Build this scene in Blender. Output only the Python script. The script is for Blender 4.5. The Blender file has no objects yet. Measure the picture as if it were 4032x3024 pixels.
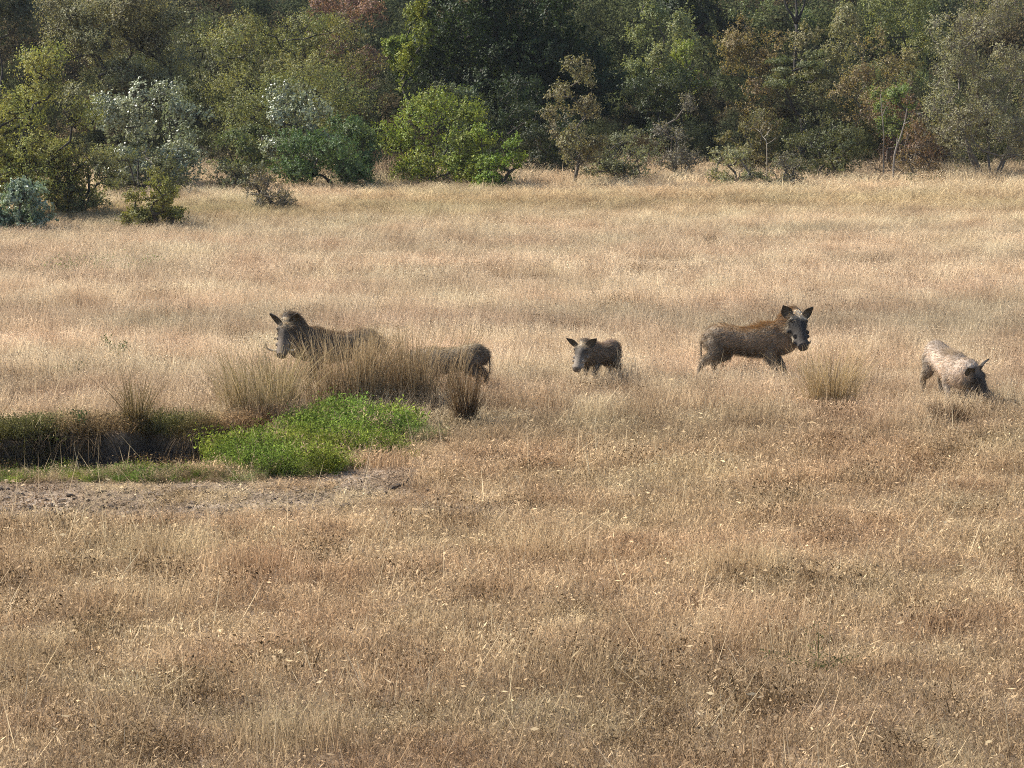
import bpy, math
import numpy as np
from mathutils import Vector, Matrix

R = math.radians
scene = bpy.context.scene
col = scene.collection

# ------------------------------------------------------------------ camera
CAM = np.array([0.0, 0.0, 5.0])
F = 13500.0                       # focal length in photograph pixels (4032 wide)
PITCH = math.atan(1658.0 / F)
cam_d = bpy.data.cameras.new('camera')
cam_d.sensor_width = 36.0
cam_d.lens = F / 4032.0 * 36.0
cam_d.clip_start = 0.5
cam_d.clip_end = 9000.0
cam = bpy.data.objects.new('camera', cam_d)
col.objects.link(cam)
cam.location = CAM
cam.rotation_euler = (math.pi / 2 - PITCH, 0, 0)
scene.camera = cam

# ------------------------------------------------------------------ sky and sun
SUN = Vector((-0.66, 0.27, 0.69)).normalized()
world = bpy.data.worlds.new('World')
scene.world = world
world.use_nodes = True
wn = world.node_tree
bg = wn.nodes['Background']
sky = wn.nodes.new('ShaderNodeTexSky')
sky.sky_type = 'NISHITA'
sky.sun_disc = False
sky.sun_elevation = math.asin(SUN.z)
sky.sun_rotation = math.atan2(SUN.x, SUN.y)
sky.dust_density = 1.5
wn.links.new(sky.outputs[0], bg.inputs[0])
bg.inputs[1].default_value = 0.095
sun_d = bpy.data.lights.new('sun', 'SUN')
sun_d.energy = 5.0
sun_d.angle = R(0.53)
sun_d.color = (1.0, 0.925, 0.80)
sun = bpy.data.objects.new('sun', sun_d)
col.objects.link(sun)
sun.rotation_euler = SUN.to_track_quat('Z', 'Y').to_euler()
sun.location = (0, 0, 60)
scene.view_settings.view_transform = 'Standard'
scene.view_settings.look = 'None'
scene.view_settings.exposure = 0.72
scene.view_settings.gamma = 1.0
scene.render.engine = 'CYCLES'
scene.cycles.max_bounces = 4
scene.cycles.diffuse_bounces = 2
scene.cycles.glossy_bounces = 2
scene.cycles.transmission_bounces = 3
scene.cycles.use_denoising = False
scene.cycles.use_adaptive_sampling = True
scene.cycles.adaptive_threshold = 0.02
scene.cycles.adaptive_min_samples = 48
scene.cycles.pixel_filter_type = 'BLACKMAN_HARRIS'
scene.cycles.filter_width = 1.0

# ------------------------------------------------------------------ geometry helpers
sT, cT = math.sin(PITCH), math.cos(PITCH)
FWD = np.array([0, cT, -sT]); UP = np.array([0, sT, cT])


def ground_at(px, py, z=0.0):
    """point of the level z seen at pixel (px, py) of the photograph"""
    d = FWD * F + np.array([1, 0, 0]) * (px - 2016) - UP * (py - 1512)
    t = (z - CAM[2]) / d[2]
    return CAM + d * t


def pixel_of(P):
    Q = np.asarray(P, float) - CAM
    dep = Q @ FWD
    return 2016 + F * Q[..., 0] / dep, 1512 - F * (Q @ UP) / dep


def sstep(a, b, x):
    t = np.clip((x - a) / (b - a), 0, 1)
    return t * t * (3 - 2 * t)


_pr = np.random.default_rng(5)
_NT = _pr.random((64, 64))


def vnoise(x, y):
    x = np.asarray(x, float); y = np.asarray(y, float)
    xi = np.floor(x).astype(int); yi = np.floor(y).astype(int)
    fx = x - xi; fy = y - yi
    fx = fx * fx * (3 - 2 * fx); fy = fy * fy * (3 - 2 * fy)
    a = _NT[xi % 64, yi % 64]; b = _NT[(xi + 1) % 64, yi % 64]
    c = _NT[xi % 64, (yi + 1) % 64]; d = _NT[(xi + 1) % 64, (yi + 1) % 64]
    return (a * (1 - fx) + b * fx) * (1 - fy) + (c * (1 - fx) + d * fx) * fy


def fbm(x, y, o=3):
    s = 0; a = 0.5; n = 0
    for k in range(o):
        s = s + a * vnoise(x * 2 ** k + 7.3 * k, y * 2 ** k + 3.1 * k); n += a; a *= 0.5
    return s / n


def bank_line(x):
    return 36.45 + 1.1 * (vnoise(x * 0.9 + 3, x * 0.0 + 1.5) - 0.5) + 0.5 * (vnoise(x * 2.6, 8.2) - 0.5) \
        + 0.9 * sstep(-3.4, -2.3, x)


def hollow(x, y):
    """0..1 depth of the dried wallow with its eroded bank"""
    t = bank_line(x) - y
    p = sstep(0.0, 1.0, t / (0.20 + 0.25 * sstep(0.45, 0.8, vnoise(x * 1.4 + 9, 2.5)))) * (1 - sstep(0.9, 3.6, t))
    return p * (0.70 + 0.45 * vnoise(x * 1.1 + 20, 6.5)) * (1 - sstep(-3.7, -2.3, x)) * sstep(-14, -9, x)


def H(x, y):
    x = np.asarray(x, float); y = np.asarray(y, float)
    near = 1 - sstep(90, 140, y)
    z = (0.10 * (fbm(x * 0.22, y * 0.22, 2) - 0.5) + 0.05 * (fbm(x * 1.1, y * 1.1, 2) - 0.5)) * near
    z = z - 0.43 * hollow(x, y)
    z = z + 0.035 * (fbm(x * 4.0, y * 4.0, 2) - 0.5) * sstep(0.05, 0.5, hollow(x, y))
    onb = np.exp(-((bank_line(x) - y - 0.25) / 0.45) ** 2) * (1 - sstep(-3.6, -2.6, x)) * sstep(-12, -9, x)
    z = z + onb * (0.16 * (fbm(x * 3.3 + 5, y * 3.3, 2) - 0.5) + 0.20 * (fbm(x * 9 + 2, y * 9, 2) - 0.5))
    return z


def make_mesh(name, V, quads=None, tris=None, attrs=None, smooth=False):
    me = bpy.data.meshes.new(name)
    V = np.asarray(V, np.float32)
    idx = []; ls = []; lt = []; n = 0
    if quads is not None and len(quads):
        q = np.asarray(quads, np.int32); idx.append(q.ravel())
        ls.append(np.arange(len(q), dtype=np.int32) * 4 + n); lt.append(np.full(len(q), 4, np.int32)); n += q.size
    if tris is not None and len(tris):
        t = np.asarray(tris, np.int32); idx.append(t.ravel())
        ls.append(np.arange(len(t), dtype=np.int32) * 3 + n); lt.append(np.full(len(t), 3, np.int32)); n += t.size
    me.vertices.add(len(V)); me.vertices.foreach_set('co', V.ravel())
    if n:
        I = np.concatenate(idx); S = np.concatenate(ls)
        me.loops.add(n); me.loops.foreach_set('vertex_index', I)
        me.polygons.add(len(S)); me.polygons.foreach_set('loop_start', S)
        if smooth:
            me.polygons.foreach_set('use_smooth', np.ones(len(S), bool))
    me.update(calc_edges=True)
    for k, (typ, arr) in (attrs or {}).items():
        a = me.attributes.new(k, typ, 'POINT')
        if typ == 'FLOAT_COLOR':
            A = np.ones((len(V), 4), np.float32); A[:, :3] = arr
            a.data.foreach_set('color', A.ravel())
        elif typ == 'FLOAT_VECTOR':
            a.data.foreach_set('vector', np.asarray(arr, np.float32).ravel())
        elif typ == 'INT':
            a.data.foreach_set('value', np.asarray(arr, np.int32))
        else:
            a.data.foreach_set('value', np.asarray(arr, np.float32))
    return me


def link(name, me, mat=None, parent=None, color=None):
    o = bpy.data.objects.new(name, me)
    col.objects.link(o)
    if mat is not None and me is not None and len(me.materials) == 0:
        me.materials.append(mat)
    if parent is not None:
        o.parent = parent
    if color is not None:
        o.color = (*color, 1)
    return o


def thing(name, loc, label, cat, group=None, rz=0.0):
    o = bpy.data.objects.new(name, None)
    col.objects.link(o)
    o.location = loc; o.rotation_euler = (0, 0, rz)
    o.empty_display_size = 0.2
    o['label'] = label; o['category'] = cat
    if group:
        o['group'] = group
    return o


# ------------------------------------------------------------------ materials
def new_mat(name):
    m = bpy.data.materials.new(name); m.use_nodes = True
    nt = m.node_tree
    for n in list(nt.nodes):
        nt.nodes.remove(n)
    return m, nt, nt.nodes, nt.links


def leafy_shader(nt, color_socket, trans=0.35, rough=0.6, gloss=0.0, trans_tint=(1, 1, 1)):
    N, L = nt.nodes, nt.links
    out = N.new('ShaderNodeOutputMaterial')
    d = N.new('ShaderNodeBsdfDiffuse'); t = N.new('ShaderNodeBsdfTranslucent')
    mx = N.new('ShaderNodeMixShader'); mx.inputs[0].default_value = trans
    tt = N.new('ShaderNodeMix'); tt.data_type = 'RGBA'; tt.blend_type = 'MULTIPLY'; tt.inputs[0].default_value = 1
    tt.inputs[7].default_value = (*trans_tint, 1)
    L.new(color_socket, d.inputs[0]); L.new(color_socket, tt.inputs[6]); L.new(tt.outputs[2], t.inputs[0])
    L.new(d.outputs[0], mx.inputs[1]); L.new(t.outputs[0], mx.inputs[2])
    last = mx.outputs[0]
    if gloss > 0:
        g = N.new('ShaderNodeBsdfGlossy'); g.inputs['Roughness'].default_value = rough
        g.inputs[0].default_value = (0.9, 0.92, 0.95, 1)
        m2 = N.new('ShaderNodeMixShader'); m2.inputs[0].default_value = gloss
        L.new(last, m2.inputs[1]); L.new(g.outputs[0], m2.inputs[2]); last = m2.outputs[0]
    L.new(last, out.inputs[0])


def rnd_scaled(nt, color_socket, attr='rnd', lo=0.55, hi=1.45):
    N, L = nt.nodes, nt.links
    a = N.new('ShaderNodeAttribute'); a.attribute_name = attr
    mr = N.new('ShaderNodeMapRange'); mr.inputs[3].default_value = lo; mr.inputs[4].default_value = hi
    L.new(a.outputs['Fac'], mr.inputs[0])
    m = N.new('ShaderNodeMix'); m.data_type = 'RGBA'; m.blend_type = 'MULTIPLY'; m.inputs[0].default_value = 1
    L.new(color_socket, m.inputs[6]); L.new(mr.outputs[0], m.inputs[7])
    return m.outputs[2]


def grass_material():
    """blade colour = smooth zone tint x per-blade variation x patchy variation of the sward"""
    m, nt, N, L = new_mat('dry_grass_blades')
    a = N.new('ShaderNodeAttribute'); a.attribute_type = 'INSTANCER'; a.attribute_name = 'tint'
    c = rnd_scaled(nt, a.outputs['Color'], 'rnd', 0.34, 1.66)
    g = N.new('ShaderNodeNewGeometry')
    for scale, lo, hi, strength in ((1.7, (0.74, 0.68, 0.62), (1.26, 1.28, 1.24), 1.0), (0.42, (1.04, 0.965, 0.92), (0.99, 1.02, 0.97), 1.0)):
        n = N.new('ShaderNodeTexNoise'); n.inputs['Scale'].default_value = scale; n.inputs['Detail'].default_value = 2
        L.new(g.outputs['Position'], n.inputs[0])
        cr = N.new('ShaderNodeValToRGB'); e = cr.color_ramp.elements
        e[0].position = 0.33; e[0].color = (*lo, 1); e[1].position = 0.67; e[1].color = (*hi, 1)
        L.new(n.outputs[0], cr.inputs[0])
        mx = N.new('ShaderNodeMix'); mx.data_type = 'RGBA'; mx.blend_type = 'MULTIPLY'; mx.inputs[0].default_value = strength
        L.new(c, mx.inputs[6]); L.new(cr.outputs[0], mx.inputs[7]); c = mx.outputs[2]
    leafy_shader(nt, c, 0.38)
    return m


def own_grass_material():
    m, nt, N, L = new_mat('tussock_blades')
    a = N.new('ShaderNodeAttribute'); a.attribute_name = 'col'
    leafy_shader(nt, a.outputs['Color'], 0.33)
    return m


def leaf_material(name, trans, gloss, rough, lo=0.6, hi=1.4, tint=(1.15, 1.1, 0.6)):
    m, nt, N, L = new_mat(name)
    oi = N.new('ShaderNodeObjectInfo')
    c = rnd_scaled(nt, oi.outputs['Color'], 'rnd', lo, hi)
    hs = N.new('ShaderNodeHueSaturation')
    a = N.new('ShaderNodeAttribute'); a.attribute_name = 'hue'
    mr = N.new('ShaderNodeMapRange'); mr.inputs[3].default_value = 0.465; mr.inputs[4].default_value = 0.535
    L.new(a.outputs['Fac'], mr.inputs[0]); L.new(mr.outputs[0], hs.inputs['Hue']); L.new(c, hs.inputs['Color'])
    leafy_shader(nt, hs.outputs[0], trans, rough, gloss, tint)
    return m


def bark_material():
    m, nt, N, L = new_mat('bark')
    out = N.new('ShaderNodeOutputMaterial'); b = N.new('ShaderNodeBsdfPrincipled')
    oi = N.new('ShaderNodeObjectInfo'); tc = N.new('ShaderNodeTexCoord')
    no = N.new('ShaderNodeTexNoise'); no.inputs['Scale'].default_value = 14; no.inputs['Detail'].default_value = 4
    mp = N.new('ShaderNodeMapping'); mp.inputs['Scale'].default_value = (1, 1, 0.25)
    L.new(tc.outputs['Object'], mp.inputs[0]); L.new(mp.outputs[0], no.inputs[0])
    mr = N.new('ShaderNodeMapRange'); mr.inputs[3].default_value = 0.45; mr.inputs[4].default_value = 1.6
    L.new(no.outputs[0], mr.inputs[0])
    mx = N.new('ShaderNodeMix'); mx.data_type = 'RGBA'; mx.blend_type = 'MULTIPLY'; mx.inputs[0].default_value = 1
    L.new(oi.outputs['Color'], mx.inputs[6]); L.new(mr.outputs[0], mx.inputs[7])
    L.new(mx.outputs[2], b.inputs['Base Color']); b.inputs['Roughness'].default_value = 0.85
    bp = N.new('ShaderNodeBump'); bp.inputs['Strength'].default_value = 0.5; bp.inputs['Distance'].default_value = 0.02
    L.new(no.outputs[0], bp.inputs['Height']); L.new(bp.outputs[0], b.inputs['Normal'])
    L.new(b.outputs[0], out.inputs[0])
    return m


def ground_material():
    m, nt, N, L = new_mat('dry_soil_and_litter')
    out = N.new('ShaderNodeOutputMaterial'); b = N.new('ShaderNodeBsdfPrincipled')
    g = N.new('ShaderNodeNewGeometry')
    n1 = N.new('ShaderNodeTexNoise'); n1.inputs['Scale'].default_value = 9; n1.inputs['Detail'].default_value = 8
    n1.inputs['Roughness'].default_value = 0.7
    n2 = N.new('ShaderNodeTexNoise'); n2.inputs['Scale'].default_value = 0.8; n2.inputs['Detail'].default_value = 3
    L.new(g.outputs['Position'], n1.inputs[0]); L.new(g.outputs['Position'], n2.inputs[0])
    cr = N.new('ShaderNodeValToRGB')
    e = cr.color_ramp.elements
    e[0].position = 0.3; e[0].color = (0.075, 0.052, 0.036, 1)
    e[1].position = 0.72; e[1].color = (0.40, 0.30, 0.20, 1)
    k = e.new(0.5); k.color = (0.22, 0.155, 0.10, 1)
    L.new(n1.outputs[0], cr.inputs[0])
    # pale crust (attribute) and bank shade painted into dark mud (attribute)
    at = N.new('ShaderNodeAttribute'); at.attribute_name = 'soil'
    mx = N.new('ShaderNodeMix'); mx.data_type = 'RGBA'
    L.new(at.outputs['Fac'], mx.inputs[0]); L.new(cr.outputs[0], mx.inputs[6])
    cr2 = N.new('ShaderNodeValToRGB')
    e = cr2.color_ramp.elements
    e[0].position = 0.36; e[0].color = (0.17, 0.125, 0.09, 1)
    e[1].position = 0.64; e[1].color = (0.60, 0.49, 0.385, 1)
    L.new(n1.outputs[0], cr2.inputs[0]); L.new(cr2.outputs[0], mx.inputs[7])
    am = N.new('ShaderNodeAttribute'); am.attribute_name = 'mud_shade'
    mx2 = N.new('ShaderNodeMix'); mx2.data_type = 'RGBA'
    L.new(am.outputs['Fac'], mx2.inputs[0]); L.new(mx.outputs[2], mx2.inputs[6])
    cr3 = N.new('ShaderNodeValToRGB')
    e = cr3.color_ramp.elements
    e[0].position = 0.35; e[0].color = (0.022, 0.017, 0.014, 1)
    e[1].position = 0.75; e[1].color = (0.085, 0.064, 0.050, 1)
    L.new(n1.outputs[0], cr3.inputs[0]); L.new(cr3.outputs[0], mx2.inputs[7])
    L.new(mx2.outputs[2], b.inputs['Base Color']); b.inputs['Roughness'].default_value = 0.95
    bp = N.new('ShaderNodeBump'); bp.inputs['Strength'].default_value = 0.9; bp.inputs['Distance'].default_value = 0.04
    L.new(n1.outputs[0], bp.inputs['Height']); L.new(bp.outputs[0], b.inputs['Normal'])
    L.new(b.outputs[0], out.inputs[0])
    return m


def attr_material(name, attr='col', rough=0.8, scale=40, amt=0.35, bump=0.3, spec=0.3):
    m, nt, N, L = new_mat(name)
    out = N.new('ShaderNodeOutputMaterial'); b = N.new('ShaderNodeBsdfPrincipled')
    a = N.new('ShaderNodeAttribute'); a.attribute_name = attr
    tc = N.new('ShaderNodeTexCoord')
    no = N.new('ShaderNodeTexNoise'); no.inputs['Scale'].default_value = scale; no.inputs['Detail'].default_value = 4
    L.new(tc.outputs['Object'], no.inputs[0])
    mr = N.new('ShaderNodeMapRange'); mr.inputs[1].default_value = 0.25; mr.inputs[2].default_value = 0.75
    mr.inputs[3].default_value = 1 - amt; mr.inputs[4].default_value = 1 + amt
    L.new(no.outputs[0], mr.inputs[0])
    mx = N.new('ShaderNodeMix'); mx.data_type = 'RGBA'; mx.blend_type = 'MULTIPLY'; mx.inputs[0].default_value = 1
    L.new(a.outputs['Color'], mx.inputs[6]); L.new(mr.outputs[0], mx.inputs[7])
    L.new(mx.outputs[2], b.inputs['Base Color']); b.inputs['Roughness'].default_value = rough
    b.inputs['Specular IOR Level'].default_value = spec
    bp = N.new('ShaderNodeBump'); bp.inputs['Strength'].default_value = bump; bp.inputs['Distance'].default_value = 0.01
    L.new(no.outputs[0], bp.inputs['Height']); L.new(bp.outputs[0], b.inputs['Normal'])
    L.new(b.outputs[0], out.inputs[0])
    return m


def plain_material(name, c, rough=0.5, amt=0.25, scale=30):
    m, nt, N, L = new_mat(name)
    out = N.new('ShaderNodeOutputMaterial'); b = N.new('ShaderNodeBsdfPrincipled')
    tc = N.new('ShaderNodeTexCoord')
    no = N.new('ShaderNodeTexNoise'); no.inputs['Scale'].default_value = scale
    L.new(tc.outputs['Object'], no.inputs[0])
    cr = N.new('ShaderNodeValToRGB')
    cr.color_ramp.elements[0].position = 0.3; cr.color_ramp.elements[1].position = 0.7
    cr.color_ramp.elements[0].color = (*[v * (1 - amt) for v in c], 1)
    cr.color_ramp.elements[1].color = (*[v * (1 + amt) for v in c], 1)
    L.new(no.outputs[0], cr.inputs[0]); L.new(cr.outputs[0], b.inputs['Base Color'])
    b.inputs['Roughness'].default_value = rough
    L.new(b.outputs[0], out.inputs[0])
    return m


M_GRASS = grass_material()
M_TUSS = own_grass_material()
M_LEAF = leaf_material('soft_leaf', 0.34, 0.02, 0.5, 0.5, 1.5)
M_SILVER = leaf_material('silvery_leaf', 0.25, 0.075, 0.42, 0.5, 1.7, (1.1, 1.1, 0.7))
M_BARK = bark_material()
M_GROUND = ground_material()
M_HIDE = attr_material('warthog_hide', 'col', 0.8, 45, 0.4, 0.5, 0.25)
M_HAIR = own_grass_material(); M_HAIR.name = 'warthog_bristles'
M_TUSK = plain_material('tusk_ivory', (0.55, 0.47, 0.34), 0.35)
M_EYE = plain_material('dark_eye', (0.012, 0.01, 0.008), 0.15)
M_HILL = plain_material('wooded_hill', (0.075, 0.085, 0.05), 0.95, 0.5, 0.05)

# ------------------------------------------------------------------ ground
def build_ground():
    ys = np.concatenate([np.array([-60, -30, -10, 0, 8, 14]), np.arange(17, 33, 0.16), np.arange(33, 39, 0.05),
                         np.arange(39, 50, 0.2), np.arange(50, 100, 0.6), np.geomspace(101, 6000, 40)])
    xs_in = np.concatenate([np.arange(-9, -1.5, 0.05), np.arange(-1.5, 9, 0.16)])
    xs = np.concatenate([-np.geomspace(9.2, 5000, 50)[::-1], xs_in, np.geomspace(9.2, 5000, 50)])
    X, Y = np.meshgrid(xs, ys)
    Z = H(X, Y)
    ny, nx = X.shape
    V = np.stack([X, Y, Z], -1).reshape(-1, 3)
    i = np.arange(ny - 1)[:, None] * nx + np.arange(nx - 1)[None, :]
    q = np.stack([i, i + 1, i + nx + 1, i + nx], -1).reshape(-1, 4)
    px, py = pixel_of(V)
    # pale trampled crust in front of the green patch
    def blob(cx, cy, rx, ry):
        return np.exp(-(((px - cx) / rx) ** 2 + ((py - cy) / ry) ** 2) ** 1.5)
    nz = fbm(V[:, 0] * 3, V[:, 1] * 1.2, 3)
    soil = np.clip(blob(1380, 1875, 300, 32) + 0.8 * blob(900, 2010, 260, 28) + 0.8 * blob(180, 1985, 260, 25)
                   + 0.35 * blob(700, 1960, 900, 90), 0, 1) * sstep(0.34, 0.55, nz)
    soil = np.where(V[:, 1] < 17, 0, soil)
    mud_shade = np.clip(sstep(0.03, 0.25, hollow(V[:, 0], V[:, 1])) * (V[:, 1] > bank_line(V[:, 0]) - 1.1), 0, 1)  # mud below the lip, darkened to carry the bank's shade
    me = make_mesh('ground', V, quads=q, attrs={'soil': ('FLOAT', soil), 'mud_shade': ('FLOAT', mud_shade)}, smooth=True)
    o = link('ground', me, M_GROUND)
    o['kind'] = 'structure'
    return o


build_ground()

# far hills beyond the bush
def build_hills():
    xs = np.linspace(-900, 900, 90); ys = np.linspace(1500, 2300, 16)
    X, Y = np.meshgrid(xs, ys)
    prof = np.sin((ys - 1500) / 800 * np.pi)[:, None]
    Z = -1 + prof * (46 + 70 * fbm(X * 0.006, Y * 0.006, 3)) * (0.6 + 0.4 * np.cos(X / 260 + 0.6))
    ny, nx = X.shape
    i = np.arange(ny - 1)[:, None] * nx + np.arange(nx - 1)[None, :]
    q = np.stack([i, i + 1, i + nx + 1, i + nx], -1).reshape(-1, 4)
    o = link('hills', make_mesh('hills', np.stack([X, Y, Z], -1).reshape(-1, 3), quads=q, smooth=True), M_HILL)
    o['kind'] = 'structure'


build_hills()

# ------------------------------------------------------------------ blades
def blades(rng, base, hgt, lean_dir, lean, width, bend=0.6, droop=0.0):
    """two-segment tapered blades; returns V, quads, tris"""
    n = len(base)
    d = np.stack([np.cos(lean_dir), np.sin(lean_dir), np.zeros(n)], 1)
    fa = rng.random(n) * np.pi
    wv = np.stack([np.cos(fa), np.sin(fa), np.zeros(n)], 1) * (width * 0.5)[:, None]
    up = np.array([0, 0, 1.0])
    mid = base + up * (hgt * 0.55)[:, None] + d * (hgt * lean * (1 - bend) * 0.8)[:, None]
    tip = base + up * (hgt * (1 - droop))[:, None] + d * (hgt * lean)[:, None]
    V = np.stack([base - wv, base + wv, mid + wv * 0.8, mid - wv * 0.8, tip], 1).reshape(-1, 3)
    k = np.arange(n) * 5
    return V, np.stack([k, k + 1, k + 2, k + 3], 1), np.stack([k + 3, k + 2, k + 4], 1)


def flecks(rng, pos, ln, wd, flat=0.0):
    """tiny leaf or seed shaped diamonds"""
    n = len(pos)
    a = rng.normal(size=(n, 3)); a[:, 2] = a[:, 2] * (1 - flat) + flat * 0.2 * rng.normal(size=n)
    a /= np.linalg.norm(a, axis=1)[:, None]
    b = rng.normal(size=(n, 3)); b -= a * (a * b).sum(1)[:, None]; b /= np.linalg.norm(b, axis=1)[:, None]
    A = a * (np.broadcast_to(ln, n) * 0.5)[:, None]; B = b * (np.broadcast_to(wd, n) * 0.5)[:, None]
    V = np.stack([pos - A, pos + B, pos + A, pos - B], 1).reshape(-1, 3)
    k = np.arange(n) * 4
    return V, np.stack([k, k + 1, k + 2, k + 3], 1)


def leaf_quads(rng, pos, nrm, ln, wd):
    """leaf diamonds whose faces follow the given normals loosely"""
    n = len(pos)
    a = rng.normal(size=(n, 3)); a -= nrm * (a * nrm).sum(1)[:, None]; a /= np.linalg.norm(a, axis=1)[:, None]
    b = np.cross(nrm, a)
    A = a * (np.broadcast_to(ln, n) * 0.5)[:, None]; B = b * (np.broadcast_to(wd, n) * 0.5)[:, None]
    V = np.stack([pos - A, pos + B, pos + A, pos - B], 1).reshape(-1, 3)
    k = np.arange(n) * 4
    return V, np.stack([k, k + 1, k + 2, k + 3], 1)


class Acc:
    def __init__(self):
        self.V = []; self.Q = []; self.T = []; self.A = {}; self.n = 0

    def add(self, V, Q=None, T=None, **attrs):
        if Q is not None and len(Q): self.Q.append(np.asarray(Q) + self.n)
        if T is not None and len(T): self.T.append(np.asarray(T) + self.n)
        self.V.append(V); self.n += len(V)
        for k, a in attrs.items():
            self.A.setdefault(k, []).append(np.asarray(a))

    def mesh(self, name, types, smooth=False):
        return make_mesh(name, np.concatenate(self.V), np.concatenate(self.Q) if self.Q else None,
                         np.concatenate(self.T) if self.T else None,
                         {k: (types[k], np.concatenate(v)) for k, v in self.A.items()}, smooth)


def disc(rng, n, r):
    a = rng.random(n) * 2 * np.pi; q = np.sqrt(rng.random(n)) * r
    return np.stack([q * np.cos(a), q * np.sin(a), np.zeros(n)], 1)


TILE = 0.8


def soft_disc(rng, n, r):
    if r < 0.5:
        return disc(rng, n, r)
    p = np.zeros((n, 3))                         # soft-edged square tile: neighbours blend without a seam
    p[:, :2] = rng.uniform(-TILE / 2, TILE / 2, (n, 2)) + rng.normal(0, 0.07, (n, 2))
    return p


def patch(kind, rng):
    A = Acc()
    wind = rng.integers(0, 2) * np.pi
    def bl(n, r, h0, h1, w, lean, droop=0.0, lo=0.0, hi=1.0, bend=0.6, clump=0):
        base = soft_disc(rng, n, r)
        if clump:
            c = soft_disc(rng, clump, r); base = c[rng.integers(0, clump, n)] + rng.normal(0, 0.03, (n, 3)) * [1, 1, 0]
        h = h0 + (h1 - h0) * rng.random(n) ** 1.3
        V, Q, T = blades(rng, base, h, rng.random(n) * 6.283, lean * (0.3 + rng.random(n)), w * (0.6 + 0.8 * rng.random(n)), bend, droop)
        A.add(V, Q, T, rnd=np.repeat(lo + (hi - lo) * rng.random(n), 5))
    def fl(n, r, z0, z1, ln, wd, lo=0.0, hi=1.0, flat=0.0, pw=1.0):
        p = soft_disc(rng, n, r); p[:, 2] = z0 + (z1 - z0) * rng.random(n) ** pw
        V, Q = flecks(rng, p, ln * (0.5 + rng.random(n)), wd * (0.5 + rng.random(n)), flat)
        A.add(V, Q, rnd=np.repeat(lo + (hi - lo) * rng.random(n), 4))
    if kind == 'short':
        bl(1000, 0.75, 0.04, 0.15, 0.0058, 1.0, 0.15, 0.0, 0.85, clump=190)
        bl(300, 0.75, 0.08, 0.21, 0.0042, 0.6, 0.0, 0.2, 1.0)
        fl(850, 0.75, 0.01, 0.13, 0.026, 0.009, 0.1, 1.0)
        fl(40, 0.75, 0.04, 0.15, 0.05, 0.013, 0.9, 1.0)
    elif kind == 'feather':
        bl(520, 0.75, 0.12, 0.30, 0.0042, 0.5, 0.0, 0.2, 0.9)
        bl(700, 0.75, 0.05, 0.17, 0.0058, 0.9, 0.1, 0.0, 0.75, clump=130)
        fl(950, 0.78, 0.03, 0.25, 0.023, 0.009, 0.2, 1.0, 0.0, 0.9)
        # taller wispy culms leaning with the wind
        n = 100
        V, Q, T = blades(rng, soft_disc(rng, n, 0.75), 0.24 + 0.2 * rng.random(n), rng.normal(0, 1.5, n) + wind, 0.2 + 0.5 * rng.random(n), np.full(n, 0.0042), 0.5)
        A.add(V, Q, T, rnd=np.repeat(0.45 + 0.55 * rng.random(n), 5))
    elif kind == 'straw':
        n = 2
        base = disc(rng, n, 0.25)
        h = 0.22 + 0.36 * rng.random(n)
        V, Q, T = blades(rng, base, h, rng.random(n) * 6.283, 0.2 + 0.9 * rng.random(n), np.full(n, 0.0062), 0.3)
        A.add(V, Q, T, rnd=np.repeat(0.45 + 0.3 * rng.random(n), 5))
        fl(3, 0.25, 0.04, 0.18, 0.06, 0.016, 0.45, 0.8)
    elif kind == 'forb':
        bl(46, 0.20, 0.06, 0.24, 0.0048, 0.6, 0, 0.0, 0.7, 0.3)
        fl(130, 0.22, 0.02, 0.20, 0.024, 0.012, 0.0, 0.8)
    elif kind == 'litter':
        bl(420, 0.75, 0.02, 0.06, 0.007, 2.6, 0.3, 0.0, 1.0)
        fl(600, 0.75, 0.004, 0.04, 0.034, 0.011, 0.0, 1.0, 0.6)
    elif kind == 'herb':
        n = 26
        base = disc(rng, n, 0.17); h = 0.08 + 0.18 * rng.random(n)
        ld = rng.random(n) * 6.283; le = 0.25 + 0.5 * rng.random(n)
        V, Q, T = blades(rng, base, h, ld, le, np.full(n, 0.006), 0.5)
        A.add(V, Q, T, rnd=np.repeat(0.2 + 0.3 * rng.random(n), 5))
        for s in range(13):
            t = 0.2 + 0.8 * (s + rng.random(n)) / 13
            p = base + np.stack([np.cos(ld) * h * le * t, np.sin(ld) * h * le * t, h * t], 1) + rng.normal(0, 0.016, (n, 3))
            V, Q = flecks(rng, p, 0.030 * (0.6 + 0.8 * rng.random(n)), 0.011 * (0.6 + 0.8 * rng.random(n)))
            A.add(V, Q, rnd=np.repeat(rng.random(n), 4))
    me = A.mesh('patch_' + kind, {'rnd': 'FLOAT'})
    me.materials.append(M_GRASS)
    return me


PATCHES = bpy.data.collections.new('grass_patches')     # source meshes only, never linked to the scene
KINDS = {}
_k = 0
for kd, cnt in (('short', 7), ('feather', 7), ('straw', 8), ('forb', 4), ('litter', 4), ('herb', 5)):
    KINDS[kd] = (_k, cnt)
    for j in range(cnt):
        o = bpy.data.objects.new('patch_%03d' % _k, patch(kd, np.random.default_rng(100 + _k)))
        PATCHES.objects.link(o); _k += 1


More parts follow.
